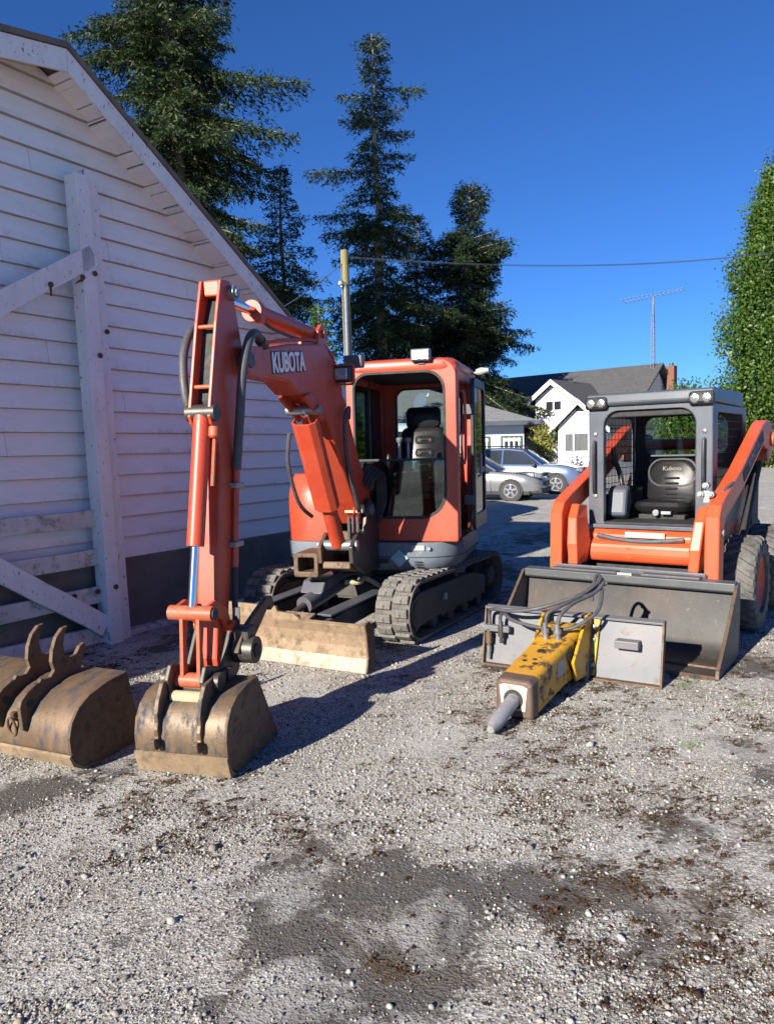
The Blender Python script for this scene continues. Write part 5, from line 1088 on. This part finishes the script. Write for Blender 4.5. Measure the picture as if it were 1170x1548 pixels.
me_ = text_mesh('Kubota', .055, .001, .001, 1.1); me_.materials.clear(); o = link('lettering', me_, DKST, sb2); o.matrix_local = Matrix.Translation((.137, -.01, 1.39)) @ Matrix.Rotation(-.18, 4, 'Y') @ Matrix(((0, 0, 1, 0), (1, 0, 0, 0), (0, 1, 0, 0), (0, 0, 0, 1)))
b = B(); b.cyl((.58, -.03, 1.0), (.60, -.03, 1.0), .03, 12); b.box((.585, .06, 1.0), (.02, .09, .03)); K(b, 'seat_latch', GALV, bevel=.004)
b = B(); b.box((.3, 0, .955), (.45, .42, .05)); K(b, 'seat_base', BLKM, bevel=.01)
# loader bucket
BW_ = .865
prof = [(2.20, .010), (1.80, .012), (1.72, .02), (1.66, .06), (1.62, .13), (1.575, .30), (1.535, .50), (1.53, .56)]
n = len(prof); inn = []
for i, (u, z) in enumerate(prof):
    a = prof[max(0, i - 1)]; c = prof[min(n - 1, i + 1)]; dx, dz = c[0] - a[0], c[1] - a[1]; l_ = sqrt(dx * dx + dz * dz); inn.append((u - dz / l_ * -.012 * -1, z - dx / l_ * .012))
b = B(); b.prism(prof + inn[::-1], -BW_, BW_, 'y'); bk2 = K(b, 'bucket', BKTG, smooth=True)
b = B(); b.prism([(2.235, .002), (2.02, .0), (2.02, .022), (2.20, .022)], -BW_ - .005, BW_ + .005, 'y'); b.build('cutting_edge', BKT, bk2, bevel=.003)
b = B(); b.prism([(2.02, .02), (1.98, .02), (1.97, .034), (2.015, .034)], -BW_, BW_, 'y'); b.build('edge_backing', RUST, bk2)
for s in (-1, 1):
    b = B(); b.prism([(2.215, .008), (2.20, .06), (2.02, .20), (1.62, .565), (1.515, .575), (1.51, .30), (1.56, .06), (1.64, .004)], s * BW_ - .006, s * BW_ + .008, 'y'); b.build('bucket_side_plate', BKTF, bk2, bevel=.003)
    b = B(); b.prism([(2.218, .008), (2.203, .062), (2.023, .203), (1.623, .568), (1.605, .555), (2.01, .185), (2.17, .06), (2.185, .008)], s * BW_ - .012, s * BW_ + .014, 'y'); b.build('side_wear_edge', RUST, bk2, bevel=.003)
b = B(); b.prism([(1.515, .49), (1.60, .50), (1.62, .515), (1.62, .575), (1.52, .585)], -BW_ + .01, BW_ - .01, 'y'); b.build('bucket_top_bar', BKTF, bk2, bevel=.006)
for y0, y1 in ((-.62, -.05), (.15, .60)): b = B(); b.box((1.555, (y0 + y1) / 2, .588), (.09, y1 - y0, .02)); b.build('top_reinforcement', BKTF, bk2, bevel=.005)
b = B(); b.prism([(1.50, .30), (1.40, .32), (1.42, .60), (1.50, .62)], -.62, .62, 'y'); K(b, 'quick_attach_plate', GREY, bevel=.01)
b = B(); b.box((1.60, .02, .578), (.012, .12, .035)); b.build('bucket_sticker', LABEL, bk2)

# ================================================================== HYDRAULIC BREAKER on its mounting plate
BYAW = radians(32)
hb_ = thing('hydraulic_breaker', 'worn yellow hydraulic breaker on a grey mounting plate lying in front of the loader bucket', 'breaker', (1.263, 5.273, 0), heading(BYAW))
def Q(b, name, mat, parent=None, **k): return b.build(name, mat, hb_ if parent is None else parent, **k)
TL = -.20     # plate leans back
def pz(z): return TL * z
PH = .43
b = B(); b.add([(pz(z) + d, y, z) for d in (0, -.012) for y, z in ((-.645, .0), (.645, .0), (.645, PH), (-.645, PH))], [(0, 1, 2, 3), (7, 6, 5, 4), (0, 4, 5, 1), (1, 5, 6, 2), (2, 6, 7, 3), (3, 7, 4, 0)]); mp = Q(b, 'mounting_plate', PLATE, bevel=.003)
b = B(); b.box((.02 + pz(0), 0, .008), (.05, 1.30, .016)); b.build('bottom_flange', RUST, mp, bevel=.003)
b = B(); b.box((.02 + pz(PH), 0, PH), (.06, 1.30, .016), ry=.2); b.build('top_flange', PLATE, mp, bevel=.003)
for s in (-1, 1):
    b = B(); b.add([(pz(z) + d, s * .648 + e, z) for e in (-.007, .007) for d, z in ((-.015, 0), (.045, 0), (.045, PH + .008), (-.015, PH + .008))], [(0, 1, 2, 3), (7, 6, 5, 4), (0, 4, 5, 1), (1, 5, 6, 2), (2, 6, 7, 3), (3, 7, 4, 0)]); b.build('end_flange', RUST, mp, bevel=.003)
b = B(); b.box((pz(.27) + .045, .42, .27), (.09, .16, .055)); b.build('tool_bracket', PLATE, mp, bevel=.006)
b = B(); b.box((pz(.27) + .06, -.535, .285), (.05, .20, .045)); b.build('hose_bracket', PLATE, mp, bevel=.004)
for y in (.155, -.145):
    b = B(); b.add([(pz(z) + d, y + e, z) for e in (-.012, .012) for d, z in ((0, .0), (.12, .0), (.03, PH - .0), (0, PH))], [(0, 1, 2, 3), (7, 6, 5, 4), (0, 4, 5, 1), (1, 5, 6, 2), (2, 6, 7, 3), (3, 7, 4, 0)]); b.build('stiffener', PLATE, mp, bevel=.003)
# breaker body: axis from plate to tip, sloping down
def sect(u, zc, hw, hh, ch=.18):
    return [(u, l, zc + z) for l, z in ((-hw, -hh), (hw, -hh), (hw, hh * (1 - ch)), (hw * (1 - ch), hh), (-hw * (1 - ch), hh), (-hw, hh * (1 - ch)))]
b = B(); b.loft([sect(.0, .235, .14, .15), sect(.10, .225, .14, .15), sect(.46, .185, .125, .125), sect(.92, .13, .118, .118)]); body = Q(b, 'breaker_housing', YEL, bevel=.012)
for s in (-1, 1):
    b = B(); b.add([(u, s * .143 + e * s, z) for e in (0, .022) for u, z in ((-.02, .03), (.30, .06), (.36, .20), (.06, .46), (-.07, .46))], [(0, 1, 2, 3, 4), (9, 8, 7, 6, 5)] + [(i, 5 + i, 5 + (i + 1) % 5, (i + 1) % 5) for i in range(5)]); b.build('side_cheek_plate', YEL, body, bevel=.006)
    b = B(); b.add([(pz(z) + d, s * (.145 + e), z) for d in (.012, .03) for e, z in ((0, .03), (.05, .03), (.075, .42), (0, .42))], [(0, 1, 2, 3), (7, 6, 5, 4), (0, 4, 5, 1), (1, 5, 6, 2), (2, 6, 7, 3), (3, 7, 4, 0)]); b.build('bolt_flange', YEL, body, bevel=.004)
    for z in (.36, .27, .10): b = B(); b.lathe([(0, .02), (.015, .018), (.02, .004)], (pz(z) + .03, s * .178, z), (1, 0, 0), 8); b.build('flange_bolt', GALV, body)
b = B(); b.loft([sect(.90, .132, .122, .122, .2), sect(.985, .122, .118, .118, .2), sect(1.0, .12, .105, .105, .2)]); Q(b, 'breaker_nose', NOSE, bevel=.008)
b = B(); b.prism([(-.075, .055), (.075, .055), (.09, .20), (.06, .212), (-.06, .212), (-.09, .20)], 1.0005, 1.004, 'x'); Q(b, 'nose_paint', NOSEW)
b = B(); b.cyl((.99, 0, .12), (1.006, 0, .12), .062, 20); Q(b, 'nose_bore', BLKM)
b = B(); b.tube([(.95, 0, .127), (1.12, 0, .092), (1.27, .0, .060), (1.34, 0, .045)], [.043, .043, .042, .022], 18); Q(b, 'chisel', CHIS, smooth=True)
b = B(); b.box((.30, -.01, .318), (.22, .15, .02), ry=.11); Q(b, 'valve_cavity', BLKM)
for y in (-.05, .035):
    b = B(); b.lathe([(0, .026), (.03, .026), (.03, .02), (.06, .02), (.06, .028), (.085, .028), (.085, .018), (.13, .018)], (.30, y, .315), (.15, 0, 1), 10); Q(b, 'hose_fitting', GALV, smooth=True)
for u, y, r in ((.52, .0, .028), (.70, -.045, .016), (.73, .035, .018), (.665, .01, .014)):
    b = B(); zt = .31 - .115 * (u - .46) / .46 * 1.35; zt = (.185 + .125) + (u - .46) / .46 * ((.13 + .118) - (.185 + .125)); b.cyl((u, y, zt - .004), (u + .001, y, zt + .0025), r, 16); Q(b, 'body_hole', BLKM)
for s in (1,):
    b = B(); b.box((.50, s * .1245, .20), (.13, .006, .10), ry=.12, rz=-.03); Q(b, 'data_plate', LABEL); 
    b = B(); b.box((.33, s * .136, .22), (.10, .004, .14), ry=.5); Q(b, 'worn_decal', BLKM)
# hoses
b = B(); b.tube([(.30, -.05, .44), (.29, -.04, .50), (.22, .02, .54), (.06, .12, .60), (-.10, .20, .68), (-.20, .16, .70), (-.24, .12, .64), (-.25, .10, .50)], .0135, 10, 6); Q(b, 'breaker_hose', HOSE, smooth=True)
b = B(); b.tube([(.30, .035, .44), (.28, .05, .50), (.16, .10, .56), (.0, .18, .60), (-.12, .22, .66), (-.2, .18, .68)], .0135, 10, 6); Q(b, 'breaker_hose', HOSE, smooth=True)
b = B(); b.tube([(-.14, .24, .66), (-.02, .10, .59), (.12, -.14, .50), (.13, -.36, .455), (.06, -.54, .44), (.0, -.60, .40), (.0, -.60, .30)], .0135, 10, 6); Q(b, 'breaker_hose', HOSE, smooth=True)
b = B(); b.tube([(-.10, .22, .62), (.10, .24, .50), (.24, .10, .40), (.25, -.10, .385), (.18, -.34, .40), (.06, -.46, .42), (.03, -.50, .38), (.03, -.50, .30)], .0135, 10, 6); Q(b, 'breaker_hose', HOSE, smooth=True)
for y, z0, mt_ in ((-.60, .14, RUST), (-.50, .20, DKST)):
    b = B(); b.lathe([(0, .014), (.05, .014), (.05, .024), (.13, .024), (.13, .016), (.16, .016)], (.02, y, z0 - .02), (0, 0, 1), 12); Q(b, 'hose_coupling', mt_, smooth=True)
b = B(); b.lathe([(0, .013), (.05, .013), (.05, .018), (.10, .018)], (.02, -.60, .05), (0, 0, 1), 10); Q(b, 'hose_coupling', GALV, smooth=True)

# ================================================================== CARS   local: x forward, y left, z up
def car(name, label, cat, pos, yaw, L, W, body_z, roof, mat, hoodm, wheelr, wb, fo, suv, rimmat=ALLOY):
    """pos = ground point of right front wheel; body_z: list (x, zbelt, halfwidth); roof: list (x, zroof)"""
    t = thing(name, label, cat, pos, yaw, 'cars parked in front of the garage')
    fwx = 0.0; oy = W / 2 - .09      # wheel plane; local origin at right front wheel contact -> car centre line at y=+oy
    x1 = fo; x0 = fo - L
    def body_loop(x, zb, hw, z0):
        pts = [(0, z0), (hw * .80, z0), (hw * .97, z0 + .08), (hw, z0 + .28), (hw * 1.0, (z0 + zb) / 2 + .08), (hw * .975, zb - .07), (hw * .92, zb - .012), (hw * .6, zb + .012), (0, zb + .02)]
        full = pts + [(-a, z) for a, z in pts[-2:0:-1]]
        return [(x, oy + a, z) for a, z in full]
    b = B(); b.loft([body_loop(x, zb, hw, z0) for x, zb, hw, z0 in body_z]); bd = b.build('body', mat, t, smooth=True)
    # hood panel slightly proud
    hd = [q for q in body_z if q[0] >= roof[0][0] - .05]
    b = B(); b.loft([[(x, oy + k * hw * .90, zb + .016 + .012 * (1 - abs(k))) for k in (-1, -.6, 0, .6, 1)] for x, zb, hw, z0 in hd if x < fo - .12], cap=False, closed=False); b.build('hood', hoodm, t, smooth=True)
    # greenhouse
    def gl(x, zr, zb, hw):
        top = max(zr, zb + .02); k = (top - zb)
        return [(x, oy + a, z) for a, z in ((-hw * .93, zb - .01), (-hw * .93 + .26 * k * hw * .8, top - .04), (-hw * .60, top), (0, top + .02), (hw * .60, top), (hw * .93 - .26 * k * hw * .8, top - .04), (hw * .93, zb - .01))]
    bz = lambda x, i: float(np.interp(x, [q[0] for q in body_z], [q[i] for q in body_z]))
    b = B(); b.loft([gl(x, zr, bz(x, 1), bz(x, 2)) for x, zr in roof], closed=False); gh = b.build('windows', CGL, t, smooth=True)
    rf = [(x, zr) for x, zr in roof if zr > max(z for _, z in roof) - .12]
    b = B(); lo = []
    for x, zr in rf:
        hw = bz(x, 2); zb = bz(x, 1); k = zr - zb; e = hw * .93 - .26 * k * hw * .8
        lo.append([(x, oy + a, z) for a, z in ((-e - .005, zr - .055), (-e + .01, zr - .02), (-hw * .55, zr + .012), (0, zr + .032), (hw * .55, zr + .012), (e - .01, zr - .02), (e + .005, zr - .055))])
    b.loft(lo, closed=False); b.build('roof_panel', mat, t, smooth=True)
    for s in (-1, 1):
        def sidept(x, f):
            hw = bz(x, 2); zb = bz(x, 1); zr = float(np.interp(-x, [-q[0] for q in roof], [q[1] for q in roof])); k = zr - zb
            return Vector((x, oy + s * (hw * .93 - .26 * k * hw * .8 * f + .006), zb + (zr - .04 - zb) * f))
        xs = [roof[0][0], roof[1][0]]; b = B(); b.tube([sidept(xs[0], 0), (xs[1], sidept(xs[1], 1).y, sidept(xs[1], 1).z)], .028, 6); b.build('windscreen_pillar', mat, t)
        for xp in ((roof[0][0] - 1.45, roof[0][0] - 2.35) if suv else (roof[0][0] - 1.5,)):
            b = B(); b.tube([sidept(xp, 0), sidept(xp + .04, 1)], .035, 6); b.build('door_pillar', mat if suv else BLK, t)
        b = B(); b.box((roof[0][0] - .28, oy + s * (W / 2 + .06), bz(roof[0][0], 1) + .05), (.12, .16, .11)); b.build('mirror', mat if not suv else BLK, t, bevel=.03)
        for wx in (0, -wb):
            yw = oy + s * (W / 2 - .09)
            b = B(); b.lathe([(-.004, .001), (-.004, wheelr * 1.16), (.002, wheelr * 1.16), (.002, .001)], (wx, oy + s * (W / 2 - .002), wheelr + .01), (0, s, 0), 26); b.build('wheel_arch', BLKM, t)
            b = B(); b.lathe([(-.10, wheelr * .6), (-.10, wheelr * .93), (-.07, wheelr), (.085, wheelr), (.105, wheelr * .94), (.105, wheelr * .66), (.08, wheelr * .62)], (wx, yw, wheelr), (0, s, 0), 26); wl_ = b.build('wheel', RUB, t, smooth=True)
            b = B(); b.lathe([(.07, wheelr * .66), (.10, wheelr * .65), (.10, wheelr * .60), (.06, wheelr * .57)], (wx, yw, wheelr), (0, s, 0), 24); b.lathe([(.05, .001), (.05, wheelr * .58), (.052, wheelr * .58), (.052, .001)], (wx, yw, wheelr), (0, s, 0), 20); rm = b.build('rim', BLKM, wl_, smooth=True)
            rm.data.materials.clear(); rm.data.materials.append(rimmat)
            for k in range(5):
                a = 2 * pi * k / 5 + .3; b = B(); p0 = Vector((wx + wheelr * .10 * cos(a), yw + s * .10, wheelr + wheelr * .10 * sin(a))); p1 = Vector((wx + wheelr * .60 * cos(a), yw + s * .095, wheelr + wheelr * .60 * sin(a)))
                b.tube([p0, p1], [.045, .035], 6); b.build('spoke', rimmat, wl_)
        # headlamp and fog details
        zb = bz(fo - .25, 1); b = B(); b.loft([[(fo - .06 - .05 * k, oy + s * (W / 2 - .42 + .30 * k), zb - .20 + .0), (fo - .06 - .05 * k + .02, oy + s * (W / 2 - .42 + .30 * k), zb - .20), (fo - .06 - .12 * k + .02, oy + s * (W / 2 - .42 + .30 * k), zb - .05)] for k in (0, 1)])
        b = B(); b.box((fo - .13, oy + s * (W / 2 - .21), zb - .135), (.20, .27, .12), rz=-s * .42, ry=.15); b.build('headlight', LAMP, t, bevel=.03)
        b = B(); b.box((-.62, oy + s * (W / 2 + .002), zb - .42), (.008, .012, .5)); b.build('door_gap', BLKM, t)
        b = B(); b.box((-wb + .62, oy + s * (W / 2 - .012), zb - .16), (.16, .03, .03)); b.build('door_handle', mat, t, bevel=.008)
    b = B(); b.box((fo - .045, oy, .30), (.12, W * .78, .16)); b.build('lower_grille', BLKM, t, bevel=.03)
    b = B(); b.box((fo - .06, oy, bz(fo - .2, 1) - .13), (.10, W * .42, .10)); b.build('grille', BLKM, t, bevel=.02)
    b = B(); b.box((fo - L / 2, oy, .24), (L * .86, W * .93, .12)); b.build('sill', BLKM, t, bevel=.03)
    if suv:
        for s in (-1, 1):
            b = B(); zt = max(z for _, z in roof); b.tube([(roof[1][0] - .1, oy + s * .56, zt), (roof[1][0] - .25, oy + s * .56, zt + .07), (roof[1][0] - 1.9, oy + s * .56, zt + .07), (roof[1][0] - 2.05, oy + s * .56, zt)], .022, 6); b.build('roof_rail', BLK, t)
    b = B(); b.box((fo + .005, oy, .46), (.02, .34, .11)); b.build('number_plate_holder', BLK, t)
    return t
g1 = at(774, 758.5, 22.6); cyaw = radians(-24)
def gnd(px, py): v = ray(px, py); k = -HC / v.z; q = Vector((0, 0, HC)) + v * k; return (q.x, q.y, 0)
car('sedan_car', 'silver sedan with alloy wheels parked nearer than the blue wagon', 'car', gnd(773, 757.5), cyaw, 4.6, 1.75,
    [(.90, .52, .50, .30), (.86, .60, .66, .24), (.70, .70, .80, .22), (.4, .80, .86, .22), (0, .86, .875, .22), (-.55, .90, .875, .22), (-1.8, .93, .875, .22), (-2.9, .95, .87, .22), (-3.4, .96, .82, .25), (-3.68, .90, .70, .3)],
    [(-.50, .90), (-1.25, 1.40), (-1.9, 1.455), (-2.5, 1.42), (-3.25, .98)], SILV, SILH, .315, 2.70, .90, False)
car('suv_car', 'pale blue wagon with dark roof rails parked behind the silver sedan', 'car', gnd(841, 747), cyaw, 4.45, 1.75,
    [(.86, .60, .52, .34), (.83, .74, .68, .27), (.66, .86, .82, .25), (.35, .95, .865, .25), (0, .99, .875, .25), (-.55, 1.02, .875, .25), (-1.8, 1.05, .875, .25), (-3.0, 1.07, .87, .25), (-3.45, 1.06, .83, .28), (-3.58, .95, .78, .35)],
    [(-.45, 1.02), (-1.15, 1.52), (-1.7, 1.59), (-2.7, 1.58), (-3.3, 1.50), (-3.52, 1.05)], BLUC, BLUH, .34, 2.53, .86, True)
# ---- white van seen through the cab
vp = at(610, 690, 15.5); van = thing('white_van', 'white van parked behind the excavator cab seen through its windows', 'van', (vp.x - .1, vp.y, 0), radians(-75))
def vloop(x, zt, hw): return [(x, y, z) for y, z in rr(-hw, .35, hw, zt, [.08, .22, .22, .08], 5)]
b = B(); b.loft([vloop(1.0, 1.02, .78), vloop(.92, 1.12, .86), vloop(.35, 1.24, .90)]); b.build('hood', VANW, van, smooth=True)
b = B(); b.loft([vloop(.38, 1.24, .90), vloop(-.25, 2.08, .90), vloop(-.6, 2.20, .92), vloop(-3.6, 2.22, .92), vloop(-3.7, 2.16, .90)]); b.build('body', VANW, van, smooth=True)
b = B(); b.loft([[(.375, y, 1.33) for y in (-.74, .74)], [(-.16, y, 2.0) for y in (-.66, .66)]], cap=False, closed=False); ws = b.build('windscreen', CGL, van)
for s in (-1, 1):
    ws.data.vertices[0].co.x += .0
    b = B(); b.add([(.22, s * .908, 1.32), (-.75, s * .925, 1.32), (-.75, s * .925, 1.95), (-.18, s * .92, 1.95)], [(0, 1, 2, 3)]); b.build('side_window', CGL, van)
    b = B(); b.box((.28, s * 1.02, 1.42), (.08, .16, .26)); b.build('mirror', BLK, van, bevel=.03)
    b = B(); b.box((.98, s * .66, .9), (.06, .24, .16)); b.build('headlight', LAMP, van, bevel=.03)
    for wx in (.35, -2.7): b = B(); b.lathe([(-.1, .2), (-.1, .33), (.1, .33), (.1, .2)], (wx, s * .82, .33), (0, 1, 0), 22); b.build('wheel', RUB, van, smooth=True)
for v in ws.data.vertices: v.co.x += .03; v.co.z += .01
b = B(); b.box((.98, 0, .5), (.1, 1.6, .2)); b.build('bumper', BLKM, van, bevel=.03)
